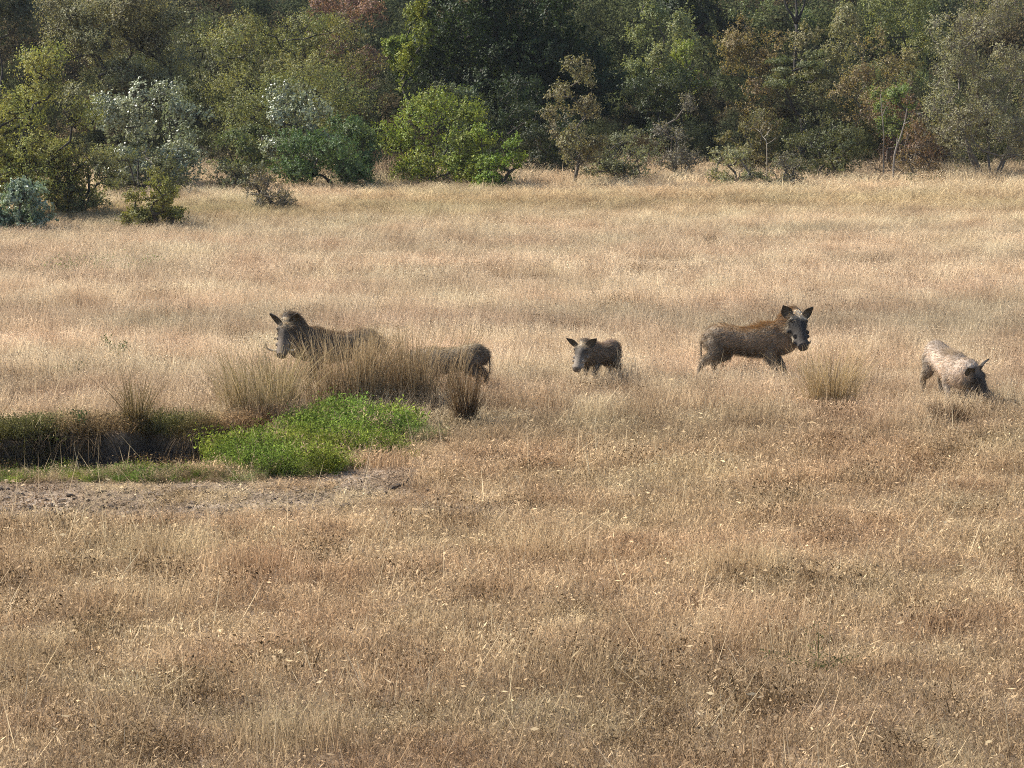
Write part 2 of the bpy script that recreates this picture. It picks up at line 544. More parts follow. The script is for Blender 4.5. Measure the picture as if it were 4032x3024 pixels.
def scatter(name, P, rot, scl, idx, tint, coll=PATCHES, label=None):
    me = make_mesh(name, P, attrs={'rot': ('FLOAT_VECTOR', rot), 'scl': ('FLOAT_VECTOR', scl), 'idx': ('INT', idx),
                                   'tint': ('FLOAT_COLOR', tint)})
    o = link(name, me)
    o['kind'] = 'stuff'
    if label:
        o['label'] = label
    g = bpy.data.node_groups.new(name, 'GeometryNodeTree')
    g.interface.new_socket('Geometry', in_out='INPUT', socket_type='NodeSocketGeometry')
    g.interface.new_socket('Geometry', in_out='OUTPUT', socket_type='NodeSocketGeometry')
    N, L = g.nodes, g.links
    gi = N.new('NodeGroupInput'); go = N.new('NodeGroupOutput')
    ci = N.new('GeometryNodeCollectionInfo'); ci.inputs[0].default_value = coll
    ci.inputs['Separate Children'].default_value = True; ci.inputs['Reset Children'].default_value = True
    ip = N.new('GeometryNodeInstanceOnPoints'); ip.inputs['Pick Instance'].default_value = True
    def named(n, t):
        a = N.new('GeometryNodeInputNamedAttribute'); a.data_type = t; a.inputs[0].default_value = n
        return a.outputs[0]
    L.new(gi.outputs[0], ip.inputs['Points']); L.new(ci.outputs[0], ip.inputs['Instance'])
    L.new(named('idx', 'INT'), ip.inputs['Instance Index'])
    er = N.new('FunctionNodeEulerToRotation'); L.new(named('rot', 'FLOAT_VECTOR'), er.inputs[0])
    L.new(er.outputs[0], ip.inputs['Rotation']); L.new(named('scl', 'FLOAT_VECTOR'), ip.inputs['Scale'])
    L.new(ip.outputs[0], go.inputs[0])
    md = o.modifiers.new('scatter', 'NODES'); md.node_group = g
    return o


def wedge_points(rng, dens, y0, y1, margin=2.5):
    w = lambda y: 0.152 * y + margin
    n = int(dens * (y1 - y0) * (w(y0) + w(y1)))
    y = y0 + (y1 - y0) * rng.random(n * 2); x = (rng.random(n * 2) * 2 - 1) * w(y1)
    k = np.abs(x) < w(y)
    return x[k], y[k]


def C(*v):
    return np.array(v, float)


def mixc(a, b, t):
    return a + (b - a) * np.asarray(t)[:, None]


BARE = [(430, 1975, 1500, 105, 0.85), (1400, 1875, 330, 45, 1.0), (200, 1990, 500, 60, 1.0), (900, 2015, 300, 45, 1.0)]


def bareness(px, py):
    b = np.zeros_like(px)
    for cx, cy, rx, ry, a in BARE:
        b = np.maximum(b, a * np.exp(-(((px - cx) / rx) ** 2 + ((py - cy) / ry) ** 2) ** 1.6))
    return b


def build_dry_grass():
    rng = np.random.default_rng(11)
    X = []; Y = []; WS = []
    for y0, y1, ws in ((16.4, 39.6, 1.0), (39.6, 51.6, 1.0), (51.6, 69.2, 1.375), (69.2, 96.0, 2.0)):
        hw = 0.152 * y1 + 2.5; sp = TILE * ws
        gx, gy = np.meshgrid(np.arange(-hw, hw, sp), np.arange(y0 + sp / 2, y1 + 0.01, sp))
        gx = gx.ravel(); gy = gy.ravel()
        k = np.abs(gx) < 0.152 * gy + 2.5
        X.append(gx[k]); Y.append(gy[k]); WS.append(np.full(k.sum(), ws))
    x = np.concatenate(X); y = np.concatenate(Y); ws = np.concatenate(WS)
    x, y, ws, isf = x, y, ws, np.zeros(len(x), bool)
    # darker forbs dotted about
    fx, fy = wedge_points(rng, 1.6, 16.5, 56)
    fb = fbm(fx * 0.9 + 40, fy * 0.5, 3)
    k = rng.random(len(fx)) < 0.10 + 0.9 * sstep(0.50, 0.64, fb)
    fx, fy = fx[k], fy[k]
    x = np.concatenate([x, fx]); y = np.concatenate([y, fy]); ws = np.concatenate([ws, 0.8 + 0.7 * rng.random(len(fx))]); isf = np.concatenate([isf, np.ones(len(fx), bool)])
    # shaggy growth along the lip and down the broken face of the bank
    nb_ = 620
    bx = rng.uniform(-7.2, -2.6, nb_); off = np.where(rng.random(nb_) < 0.62, rng.uniform(-0.05, 0.45, nb_), rng.uniform(-1.0, 0.0, nb_))
    keep = (off > -0.05) | (rng.random(nb_) < 0.42 + 0.5 * (bx < -5.0))
    bx, off = bx[keep], off[keep]; by = bank_line(bx) + off
    fringe_b = np.concatenate([np.zeros(len(x), bool), np.ones(len(bx), bool)])
    x = np.concatenate([x, bx]); y = np.concatenate([y, by]); ws = np.concatenate([ws, 0.6 + 0.6 * rng.random(len(bx))]); isf = np.concatenate([isf, np.ones(len(bx), bool)])
    z = H(x, y); P = np.stack([x, y, z], 1)
    px, py = pixel_of(P)
    n = len(x)
    bare = bareness(px, py)
    hol = hollow(x, y)
    tall = sstep(1760, 1480, py + 160 * (fbm(x * 0.7, y * 0.7) - 0.5))
    kind = np.full(n, 'short', dtype=object)
    kind[rng.random(n) < tall * 0.92 + 0.06] = 'feather'
    kind[(bare > 0.30) & (rng.random(n) < 0.9)] = 'litter'
    kind[isf] = 'forb'
    drop = ((bare > 0.35) & (isf & (rng.random(n) < 0.7))) | (~fringe_b & (hol > 0.08) & (rng.random(n) < 0.93)) | \
        (~fringe_b & (y < bank_line(x) + 0.22) & (y > bank_line(x) - 1.2) & (x < -2.7))
    fg = C(0.474, 0.368, 0.252); mid = C(0.565, 0.465, 0.355); far = C(0.605, 0.505, 0.375)
    tn = mixc(np.repeat(fg[None], n, 0), np.repeat(mid[None], n, 0), tall)
    tn = mixc(tn, np.repeat(far[None], n, 0), sstep(1150, 800, py))
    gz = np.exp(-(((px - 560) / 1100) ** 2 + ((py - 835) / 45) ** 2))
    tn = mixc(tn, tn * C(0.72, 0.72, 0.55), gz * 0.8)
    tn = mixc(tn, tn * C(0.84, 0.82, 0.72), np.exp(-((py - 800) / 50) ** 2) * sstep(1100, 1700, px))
    band = fbm(x * 0.10 + 3, y * 0.30 + 8, 3)
    tn = tn * (0.84 + 0.30 * sstep(0.25, 0.75, band))[:, None]
    tn = tn * (0.94 + 0.12 * rng.random(n))[:, None]
    tn[isf] *= C(0.46, 0.42, 0.37) * (0.6 + 0.8 * rng.random(isf.sum()))[:, None]
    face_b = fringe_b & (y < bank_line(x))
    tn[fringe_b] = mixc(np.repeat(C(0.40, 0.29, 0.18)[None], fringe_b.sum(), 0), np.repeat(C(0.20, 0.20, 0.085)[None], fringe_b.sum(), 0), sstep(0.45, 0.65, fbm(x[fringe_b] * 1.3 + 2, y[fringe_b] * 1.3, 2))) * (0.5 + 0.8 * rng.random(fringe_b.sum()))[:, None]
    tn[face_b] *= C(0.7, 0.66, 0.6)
    lit = kind == 'litter'
    tn[lit] = C(0.40, 0.315, 0.235) * (0.6 + 0.7 * rng.random(lit.sum()))[:, None]
    hs = (0.75 + 0.4 * rng.random(n)) * (0.75 + 0.55 * fbm(x * 1.3 + 5, y * 1.3, 2))
    # grazed short round the animals
    graze = np.exp(-((py - 1560) / 90) ** 2) * sstep(1900, 2100, px)
    hs *= 1 - 0.10 * graze
    hs = hs * (1 + 0.15 * sstep(1500, 1200, py)) * (1 - 0.42 * sstep(1200, 850, py))
    fringe = sstep(745, 705, py + 30 * (fbm(x * 0.5, y * 0.2) - 0.5)) 
    hs = hs * (1 + 1.6 * fringe * fbm(x * 0.8 + 3, y * 0.8, 2))
    hs = hs * (1 - 0.55 * sstep(0.25, 0.6, bare))
    hs[lit] = 1
    first = np.array([KINDS[k][0] for k in kind]); cnt = np.array([KINDS[k][1] for k in kind])
    idx = first + (rng.random(n) * cnt).astype(int)
    rot = np.stack([0 * x, 0 * x, np.where(isf, rng.random(n) * 6.283, rng.integers(0, 2, n) * np.pi)], 1)
    scl = np.stack([ws, ws, hs], 1)
    k = ~drop
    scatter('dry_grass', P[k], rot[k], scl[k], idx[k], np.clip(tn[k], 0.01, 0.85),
            label='sward of short dry beige and reddish grass covering the field')
    print('grass patches', k.sum())
    # pale broken straws standing out of the sward
    xs = []; yy = []
    for y0, y1, d in ((16.5, 24, 2.6), (24, 32, 2.2), (32, 48, 1.5), (48, 66, 0.4)):
        a, b = wedge_points(rng, d, y0, y1); xs.append(a); yy.append(b)
    x = np.concatenate(xs); y = np.concatenate(yy); n = len(x)
    z = H(x, y)
    idx = KINDS['straw'][0] + rng.integers(0, KINDS['straw'][1], n)
    rot = np.stack([rng.normal(0, 0.15, n), rng.normal(0, 0.15, n), rng.random(n) * 6.283], 1)
    s = 0.55 + 0.6 * rng.random(n) ** 1.5
    tn = mixc(np.repeat(C(0.60, 0.48, 0.32)[None], n, 0), np.repeat(C(0.72, 0.62, 0.46)[None], n, 0), rng.random(n))
    scatter('loose_straw', np.stack([x, y, z], 1), rot, np.stack([s, s, s], 1), idx, tn,
            label='pale loose straws standing and lying among the short grass')


build_dry_grass()


def build_green_cover():
    rng = np.random.default_rng(17)
    n = 42000
    x = -7.5 + 7.5 * rng.random(n); y = 33.0 + 6.0 * rng.random(n)
    z = H(x, y); P = np.stack([x, y, z], 1)
    px, py = pixel_of(P)
    # lush mound, its low tongue to the left edge, thin fringe to the right
    nz = fbm(x * 2.2, y * 2.2, 3)
    def ell(cx, cy, rx, ry):
        return 1.25 - ((px - cx) / rx) ** 2 - ((py - cy) / ry) ** 2
    d1 = np.maximum(ell(1370, 1740, 270, 82) + 2.0 * (nz - 0.5), ell(1090, 1838, 215, 45) + 2.0 * (nz - 0.5))
    d2 = np.maximum(np.maximum(ell(640, 1902, 420, 34) + 1.6 * (nz - 0.45), ell(50, 1900, 170, 40)), ell(230, 1850, 150, 60) - 0.35)
    d3 = ell(1640, 1730, 140, 90) - 0.4
    dens = np.clip(np.maximum(np.maximum(d1, d2 * 0.8), d3 * 0.7), 0, 1)
    keep = rng.random(n) < dens * sstep(0.30, 0.50, nz + 0.25 * (d1 > 0.4) + 0.12 * (d2 > 0.3)) * 0.40
    x, y, z, P, px, py, nz = x[keep], y[keep], z[keep], P[keep], px[keep], py[keep], nz[keep]
    d1 = d1[keep]
    n = len(x)
    g1 = C(0.165, 0.245, 0.055); g2 = C(0.40, 0.45, 0.085); g3 = C(0.27, 0.27, 0.165)
    t = fbm(x * 1.6 + 3, y * 1.6 + 9, 3)
    tn = mixc(np.repeat(g1[None], n, 0), np.repeat(g2[None], n, 0), sstep(0.42, 0.68, t) * np.clip(1.3 - d1, 0.2, 1))
    tn = mixc(tn, np.repeat(g3[None], n, 0), np.clip(0.9 - d1 * 1.6, 0, 1) * (px > 880) * sstep(0.42, 0.62, fbm(x * 3, y * 3) + 0.25 * sstep(1450, 1700, px)) * 0.8)
    tn *= (0.55 + 0.9 * rng.random(n))[:, None]
    dry = rng.random(n) < 0.09 + 0.35 * np.clip(0.6 - d1, 0, 1)
    tn[dry] = C(0.42, 0.34, 0.22)
    s = (0.35 + 0.75 * rng.random(n) ** 1.5) * (0.45 + 1.1 * fbm(x * 2.6 + 8, y * 2.6 + 1, 2)) * (0.48 + 0.52 * np.clip(d1 * 1.6, 0, 1))
    idx = KINDS['herb'][0] + rng.integers(0, KINDS['herb'][1], n)
    rot = np.stack([rng.normal(0, 0.15, n), rng.normal(0, 0.15, n), rng.random(n) * 6.283], 1)
    scatter('green_ground_cover', P, rot, np.stack([s, s, s * 1.1], 1), idx, tn,
            label='lush green leafy ground cover along the eroded bank')


build_green_cover()

# ------------------------------------------------------------------ tussocks and weeds
def tussock(px, py, w_m, h_m, n, c0, c1, label, splay=0.5, seed=0, dead=0.1, name='grass_tussock', base_shade=0.45, depth=None, seedheads=0.5, clump=0, bank=None):
    rng = np.random.default_rng(seed + 900)
    p = ground_at(px, py)
    if bank is not None:
        p[1] = float(bank_line(p[0])) + bank
    p[2] = H(p[0], p[1])
    t = thing(name, p, label, 'grass tussock')
    dp = depth or w_m * 0.6
    base = rng.normal(0, 0.33, (n, 3)) * [w_m / 2, dp / 2, 0]
    if clump:
        c = rng.normal(0, 0.42, (clump, 3)) * [w_m / 2, dp / 2, 0]
        base = c[rng.integers(0, clump, n)] + rng.normal(0, 0.07, (n, 3)) * [1, 1, 0]
    base[:, 2] = H(base[:, 0] + p[0], base[:, 1] + p[1]) - p[2] - 0.01
    h = h_m * (0.30 + 0.85 * rng.random(n) ** 1.1)
    out = np.arctan2(base[:, 1], base[:, 0]) + rng.normal(0, 0.9, n)
    le = splay * (0.15 + 0.9 * rng.random(n) ** 1.4)
    # three segment stems
    d = np.stack([np.cos(out), np.sin(out), np.zeros(n)], 1)
    fa = rng.random(n) * np.pi
    wv = np.stack([np.cos(fa), np.sin(fa), 0 * fa], 1) * (0.0027 * (0.6 + 0.8 * rng.random(n)))[:, None]
    pts = []
    for s, wd in ((0, 1), (0.33, 1), (0.68, 0.8), (1.0, 0.35)):
        q = base + np.array([0, 0, 1.0]) * (h * s * (1 - 0.12 * s * le))[:, None] + d * (h * le * s ** 1.7)[:, None]
        pts += [q - wv * wd, q + wv * wd]
    V = np.stack(pts, 1).reshape(-1, 3)
    k = np.arange(n) * 8
    Q = np.concatenate([np.stack([k + 2 * j, k + 2 * j + 1, k + 2 * j + 3, k + 2 * j + 2], 1) for j in range(3)])
    mixr = rng.random(n)[:, None]
    cc = (C(*c0) * (1 - mixr) + C(*c1) * mixr) * (0.6 + 0.8 * rng.random(n))[:, None]
    pale = rng.random(n) < dead
    cc[pale] = C(0.55, 0.43, 0.28)
    lev = np.array([base_shade, base_shade, 0.85, 0.85, 1, 1, 1.05, 1.05])  # stems darken towards the foot, painting in the tussock's own shade
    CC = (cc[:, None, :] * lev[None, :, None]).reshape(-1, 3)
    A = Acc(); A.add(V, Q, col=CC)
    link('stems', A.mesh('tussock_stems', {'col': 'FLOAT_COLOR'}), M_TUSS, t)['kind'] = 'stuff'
    m = int(n * 2.2 * seedheads)
    if m:
        i = rng.integers(0, n, m); s = 0.55 + 0.45 * rng.random(m)
        q = base[i] + np.array([0, 0, 1.0]) * (h[i] * s * (1 - 0.12 * s * le[i]))[:, None] + d[i] * (h[i] * le[i] * s ** 1.7)[:, None]
        q += rng.normal(0, 0.012, (m, 3))
        V, Q = flecks(rng, q, 0.018 * (0.5 + rng.random(m)), 0.006 * (0.5 + rng.random(m)))
        A = Acc(); A.add(V, Q, col=np.repeat(cc[i] * (0.8 + 0.6 * rng.random(m))[:, None], 4, 0))
        link('seed_heads', A.mesh('tussock_seeds', {'col': 'FLOAT_COLOR'}), M_TUSS, t)['kind'] = 'stuff'
    return t


BR0, BR1 = (0.27, 0.195, 0.105), (0.56, 0.425, 0.26)
tussock(1080, 1640, 1.25, 0.80, 1150, (0.28, 0.225, 0.10), (0.58, 0.45, 0.27), 'tall olive-brown grass tussock in front of the head of the big left warthog', 0.72, 1, 0.10, clump=12, base_shade=0.85)
tussock(1360, 1605, 1.1, 0.92, 1250, BR0, BR1, 'tall dense brown grass tussock hiding the flank of the big left warthog', 0.45, 2, 0.09, clump=13, base_shade=0.85)
tussock(1630, 1600, 1.25, 0.84, 1250, (0.25, 0.18, 0.095), (0.54, 0.405, 0.245), 'tall brown grass tussock between the big left warthog and the one showing only its rump', 0.48, 3, 0.09, clump=12, base_shade=0.85)
tussock(1835, 1665, 0.34, 0.62, 520, (0.10, 0.065, 0.035), (0.30, 0.20, 0.11), 'narrow dark-based grass tussock at the right end of the green patch', 0.55, 4, 0.1)
tussock(520, 1712, 0.34, 0.58, 330, (0.11, 0.08, 0.035), (0.30, 0.22, 0.10), 'upright grass tussock growing on top of the dark eroded bank', 0.75, 5, 0.08, bank=0.06)
tussock(3270, 1600, 0.85, 0.66, 620, (0.42, 0.31, 0.15), (0.60, 0.46, 0.27), 'pale yellow grass tussock in front of the standing warthog that faces us', 0.8, 6, 0.1, base_shade=0.75)
tussock(3730, 1665, 0.55, 0.26, 520, (0.085, 0.055, 0.032), (0.25, 0.17, 0.10), 'low dark grass tussock below the pale grazing warthog', 0.9, 7, 0.1)
tussock(2800, 975, 0.30, 0.26, 130, (0.12, 0.08, 0.045), (0.22, 0.15, 0.09), 'small dark brown tuft alone in the far right field', 0.7, 8, 0.0)
tussock(1560, 720, 1.3, 0.75, 500, (0.22, 0.155, 0.10), (0.36, 0.26, 0.17), 'tall rusty grass clump at the foot of the dark green bush', 0.5, 9, 0.05)
tussock(1420, 712, 1.0, 0.7, 400, (0.20, 0.145, 0.10), (0.35, 0.25, 0.165), 'tall beige grass clump left of the rusty one below the dark green bush', 0.5, 10, 0.05)
tussock(480, 1150, 0.5, 0.2, 200, (0.12, 0.085, 0.05), (0.25, 0.17, 0.10), 'small low brown tuft in the left middle of the field', 0.9, 18, 0.0)


def weed(px, py, h_m, n_leaf, c, label, seed=0, spread=0.06, leaf=0.05, stems=2, name='leafy_weed', bank=None):
    rng = np.random.default_rng(seed + 400)
    n_leaf = int(n_leaf * 3); leaf *= 0.7
    p = ground_at(px, py)
    if bank is not None:
        p[1] = float(bank_line(p[0])) + bank
    p[2] = H(p[0], p[1])
    t = thing(name, p, label, 'weed')
    A = Acc(); B = Acc()
    for s in range(stems):
        dx, dy = rng.normal(0, 0.12 + spread, 2)
        path = [np.array([dx * 0.3 * u, dy * 0.3 * u, 0]) + np.array([dx * u ** 1.3, dy * u ** 1.3, h_m * u * (1 - 0.15 * s)]) for u in np.linspace(0, 1, 6)]
        for a, b in zip(path[:-1], path[1:]):
            w = np.array([0.0026, 0, 0]); w2 = np.array([0, 0.0026, 0])
            V = np.array([a - w, a + w, b + w, b - w, a - w2, a + w2, b + w2, b - w2])
            A.add(V, [[0, 1, 2, 3], [4, 5, 6, 7]], col=np.repeat([C(*c) * 0.6], 8, 0))
        m = n_leaf // stems
        u = 0.15 + 0.85 * rng.random(m)
        q = np.array([[dx * v ** 1.3 + 0.3 * dx * v, dy * v ** 1.3 + 0.3 * dy * v, h_m * v * (1 - 0.15 * s)] for v in u]) + rng.normal(0, spread * 0.7, (m, 3)) * [1, 1, 0.4]
        q[:, 2] = np.maximum(q[:, 2], 0.02)
        V, Q = flecks(rng, q, leaf * (0.6 + 0.7 * rng.random(m)), leaf * 0.42 * (0.6 + 0.7 * rng.random(m)))
        B.add(V, Q, col=np.repeat(C(*c)[None] * (0.5 + rng.random(m))[:, None], 4, 0))
    link('stem', A.mesh('weed_stem', {'col': 'FLOAT_COLOR'}), M_TUSS, t)
    link('leaves', B.mesh('weed_leaves', {'col': 'FLOAT_COLOR'}), M_TUSS, t)['kind'] = 'stuff'
    return t


weed(475, 1440, 0.36, 90, (0.10, 0.13, 0.045), 'thin green weed standing in the field above the bank tussock', 1)
weed(355, 1650, 0.30, 70, (0.075, 0.11, 0.04), 'slim green weed on the bank left of the upright tussock', 2, bank=0.1)
weed(215, 1690, 0.26, 160, (0.10, 0.12, 0.035), 'bushy olive weed on the left part of the bank', 3, 0.16, 0.04, 9, bank=0.0)
weed(290, 1500, 0.22, 60, (0.11, 0.13, 0.05), 'small grey-green weed in the field at far left', 4, 0.09)
weed(3225, 2640, 0.26, 110, (0.11, 0.12, 0.05), 'straggly dark olive weed in the right foreground grass', 5, 0.07, 0.035, 4)
weed(440, 1090, 0.34, 260, (0.20, 0.27, 0.08), 'low bright green weed patch in the far left field', 6, 0.25, 0.05, 7)
weed(360, 1085, 0.30, 200, (0.19, 0.22, 0.09), 'dull green low weed left of the bright green one', 7, 0.25, 0.05, 7)
weed(3020, 740, 0.35, 60, (0.07, 0.075, 0.04), 'small dark weed at the far edge of the field below the dark trees', 8, 0.15, 0.06, 4)
weed(3600, 735, 0.35, 70, (0.08, 0.10, 0.04), 'small dark green weed at the far right edge of the field', 9, 0.12, 0.06, 4)


# dead grass thatch hanging over the bank, and clods of earth
def build_thatch():
    rng = np.random.default_rng(31)
    n = 1500
    x = -7.0 + 4.3 * rng.random(n)
    yb = bank_line(x)
    y = yb + 0.16 * rng.normal(size=n) - 0.02
    z = H(x, yb + 0.08) + 0.01
    k = (fbm(x * 2.1, 0 * x + 4, 2) > 0.36)
    x, y, z = x[k], y[k], z[k]; n = len(x)
    ln = 0.16 + 0.34 * rng.random(n)
    out = -np.pi / 2 + rng.normal(0, 1.1, n)
    d = np.stack([np.cos(out), np.sin(out), 0 * out], 1)
    b = np.stack([x, y, z], 1)
    fa = rng.random(n) * np.pi
    wv = np.stack([np.cos(fa), np.sin(fa), 0 * fa], 1) * 0.003
    pts = []
    for s in (0, 0.35, 0.7, 1.0):
        q = b + d * (ln * 0.75 * s)[:, None] + np.array([0, 0, 1.0]) * (ln * (0.45 * s - 0.95 * s * s))[:, None]
        q[:, 2] = np.maximum(q[:, 2], H(q[:, 0], q[:, 1]) + 0.012)
        pts += [q - wv, q + wv]
    V = np.stack(pts, 1).reshape(-1, 3)
    kk = np.arange(n) * 8
    Q = np.concatenate([np.stack([kk + 2 * j, kk + 2 * j + 1, kk + 2 * j + 3, kk + 2 * j + 2], 1) for j in range(3)])
    c = C(0.17, 0.125, 0.08) * (0.3 + 1.1 * rng.random(n) ** 2)[:, None]  # dead-grass tones darkened with the bank's shade
    A = Acc(); A.add(V, Q, col=np.repeat(c, 8, 0))
    o = link('dead_grass_thatch', A.mesh('dead_grass_thatch', {'col': 'FLOAT_COLOR'}), M_TUSS)
    o['kind'] = 'stuff'; o['label'] = 'matted dead grass hanging over the dark bank'


build_thatch()


def build_clods():
    rng = np.random.default_rng(37)
    t = (1 + 5 ** 0.5) / 2
    iv = np.array([[-1, t, 0], [1, t, 0], [-1, -t, 0], [1, -t, 0], [0, -1, t], [0, 1, t], [0, -1, -t], [0, 1, -t], [t, 0, -1], [t, 0, 1], [-t, 0, -1], [-t, 0, 1]], float)
    iv /= np.linalg.norm(iv[0])
    it = np.array([[0, 11, 5], [0, 5, 1], [0, 1, 7], [0, 7, 10], [0, 10, 11], [1, 5, 9], [5, 11, 4], [11, 10, 2], [10, 7, 6], [7, 1, 8], [3, 9, 4], [3, 4, 2], [3, 2, 6], [3, 6, 8], [3, 8, 9], [4, 9, 5], [2, 4, 11], [6, 2, 10], [8, 6, 7], [9, 8, 1]])
    A = Acc(); cnt = 0
    while cnt < 1100:
        u = rng.random()
        if u < 0.62:
            p = ground_at(rng.uniform(-150, 1700), rng.normal(1975, 65))
            if bareness(*[np.array([v]) for v in pixel_of(p)])[0] < 0.3:
                continue
            s = 0.008 + 0.034 * rng.random() ** 4; c = C(0.13, 0.10, 0.078)
        else:
            x = rng.uniform(-7, -3); p = np.array([x, bank_line(x) - rng.uniform(0.25, 1.1), 0]); s = 0.012 + 0.04 * rng.random() ** 2; c = C(0.055, 0.042, 0.034)
        V = iv * (1 + 0.28 * rng.normal(size=(12, 1))) * s * np.array([1.3, 1.0, 0.65])
        a = rng.random() * 6.283; ca, sa = math.cos(a), math.sin(a)
        V = V @ np.array([[ca, sa, 0], [-sa, ca, 0], [0, 0, 1]]) + np.array([p[0], p[1], float(H(p[0], p[1])) + s * 0.25])
        A.add(V, T=it, col=np.repeat([c * rng.uniform(0.5, 1.5)], 12, 0)); cnt += 1
    o = link('earth_clods', A.mesh('earth_clods', {'col': 'FLOAT_COLOR'}), attr_material('clod_earth', 'col', 0.95, 60, 0.4, 0.8))
    o['kind'] = 'stuff'; o['label'] = 'crumbs and clods of dry earth on the trampled ground'


build_clods()

# ------------------------------------------------------------------ warthogs
def tube(A, pts, rads, n=18, sub=4, col=(0.1, 0.1, 0.1), flat=None):
    """closed smooth tube through pts; rads = [(lateral, vertical)]"""
    P = np.array(pts, float); Rr = np.array([(r, r) if np.isscalar(r) else r for r in rads], float)
    m = len(P)
    def cr(Z, i, t):
        p0 = Z[max(i - 1, 0)]; p1 = Z[i]; p2 = Z[i + 1]; p3 = Z[min(i + 2, m - 1)]
        return 0.5 * (2 * p1 + (p2 - p0) * t + (2 * p0 - 5 * p1 + 4 * p2 - p3) * t * t + (3 * p1 - p0 - 3 * p2 + p3) * t ** 3)
    pp = []; rr = []
    for i in range(m - 1):
        for k in range(sub):
            pp.append(cr(P, i, k / sub)); rr.append(np.maximum(cr(Rr, i, k / sub), 0.004))
    pp.append(P[-1]); rr.append(Rr[-1])
    # round caps
    t0 = pp[0] - pp[1]; t0 /= np.linalg.norm(t0); t1 = pp[-1] - pp[-2]; t1 /= np.linalg.norm(t1)
    h0 = []; h1 = []
    for a in (75, 50, 25):
        c, s = math.cos(R(a)), math.sin(R(a))
        h0.append((pp[0] + t0 * rr[0].min() * s * 0.9, rr[0] * c))
        h1.insert(0, (pp[-1] + t1 * rr[-1].min() * s * 0.9, rr[-1] * c))
    full = h0 + list(zip(pp, rr)) + h1
    cen = np.array([f[0] for f in full]); rad = np.array([f[1] for f in full])
    tg = np.gradient(cen, axis=0); tg /= np.linalg.norm(tg, axis=1)[:, None]
    V = []
    side_prev = None
    for c, r, t in zip(cen, rad, tg):
        ref = np.array([0, 0, 1.0]) if abs(t[2]) < 0.9 else np.array([1.0, 0, 0])
        s = np.cross(t, ref); s /= np.linalg.norm(s)
        if side_prev is not None and s @ side_prev < 0: s = -s
        side_prev = s
        u = np.cross(s, t)
        for k in range(n):
            a = 2 * math.pi * k / n
            V.append(c + s * math.cos(a) * r[0] + u * math.sin(a) * r[1])
    nr = len(cen)
    Q = []
    for i in range(nr - 1):
        for k in range(n):
            a = i * n + k; b = i * n + (k + 1) % n
            Q.append((a, b, b + n, a + n))
    V += [cen[0], cen[-1]]
    T = [(len(V) - 2, (k + 1) % n, k) for k in range(n)] + [(len(V) - 1, (nr - 1) * n + k, (nr - 1) * n + (k + 1) % n) for k in range(n)]
    A.add(np.array(V), Q, T)
    A.field.append((cen, rad.mean(1), np.array(col)))


def ball(A, c, r, col, M=None):
    r = np.array((r, r, r) if np.isscalar(r) else r, float)
    n, m = 14, 9
    V = [np.array([0, 0, 1.0])]
    for i in range(1, m):
        th = math.pi * i / m
        for k in range(n):
            V.append(np.array([math.sin(th) * math.cos(2 * math.pi * k / n), math.sin(th) * math.sin(2 * math.pi * k / n), math.cos(th)]))
    V.append(np.array([0, 0, -1.0])); V = np.array(V) * r
    if M is not None:
        V = V @ M.T
    V = V + c
    T = [(0, 1 + k, 1 + (k + 1) % n) for k in range(n)]
    Q = []
    for i in range(m - 2):
        for k in range(n):
            a = 1 + i * n + k; b = 1 + i * n + (k + 1) % n
            Q.append((a, a + n, b + n, b))
    e = len(V) - 1; o = 1 + (m - 2) * n
    T += [(e, o + (k + 1) % n, o + k) for k in range(n)]
    A.add(V, Q, T)
    A.field.append((np.array([c]), np.array([r.mean()]), np.array(col)))


GREY = (0.105, 0.088, 0.070); DARK = (0.050, 0.043, 0.037); PALE = (0.22, 0.185, 0.145); RUST = (0.20, 0.125, 0.062)


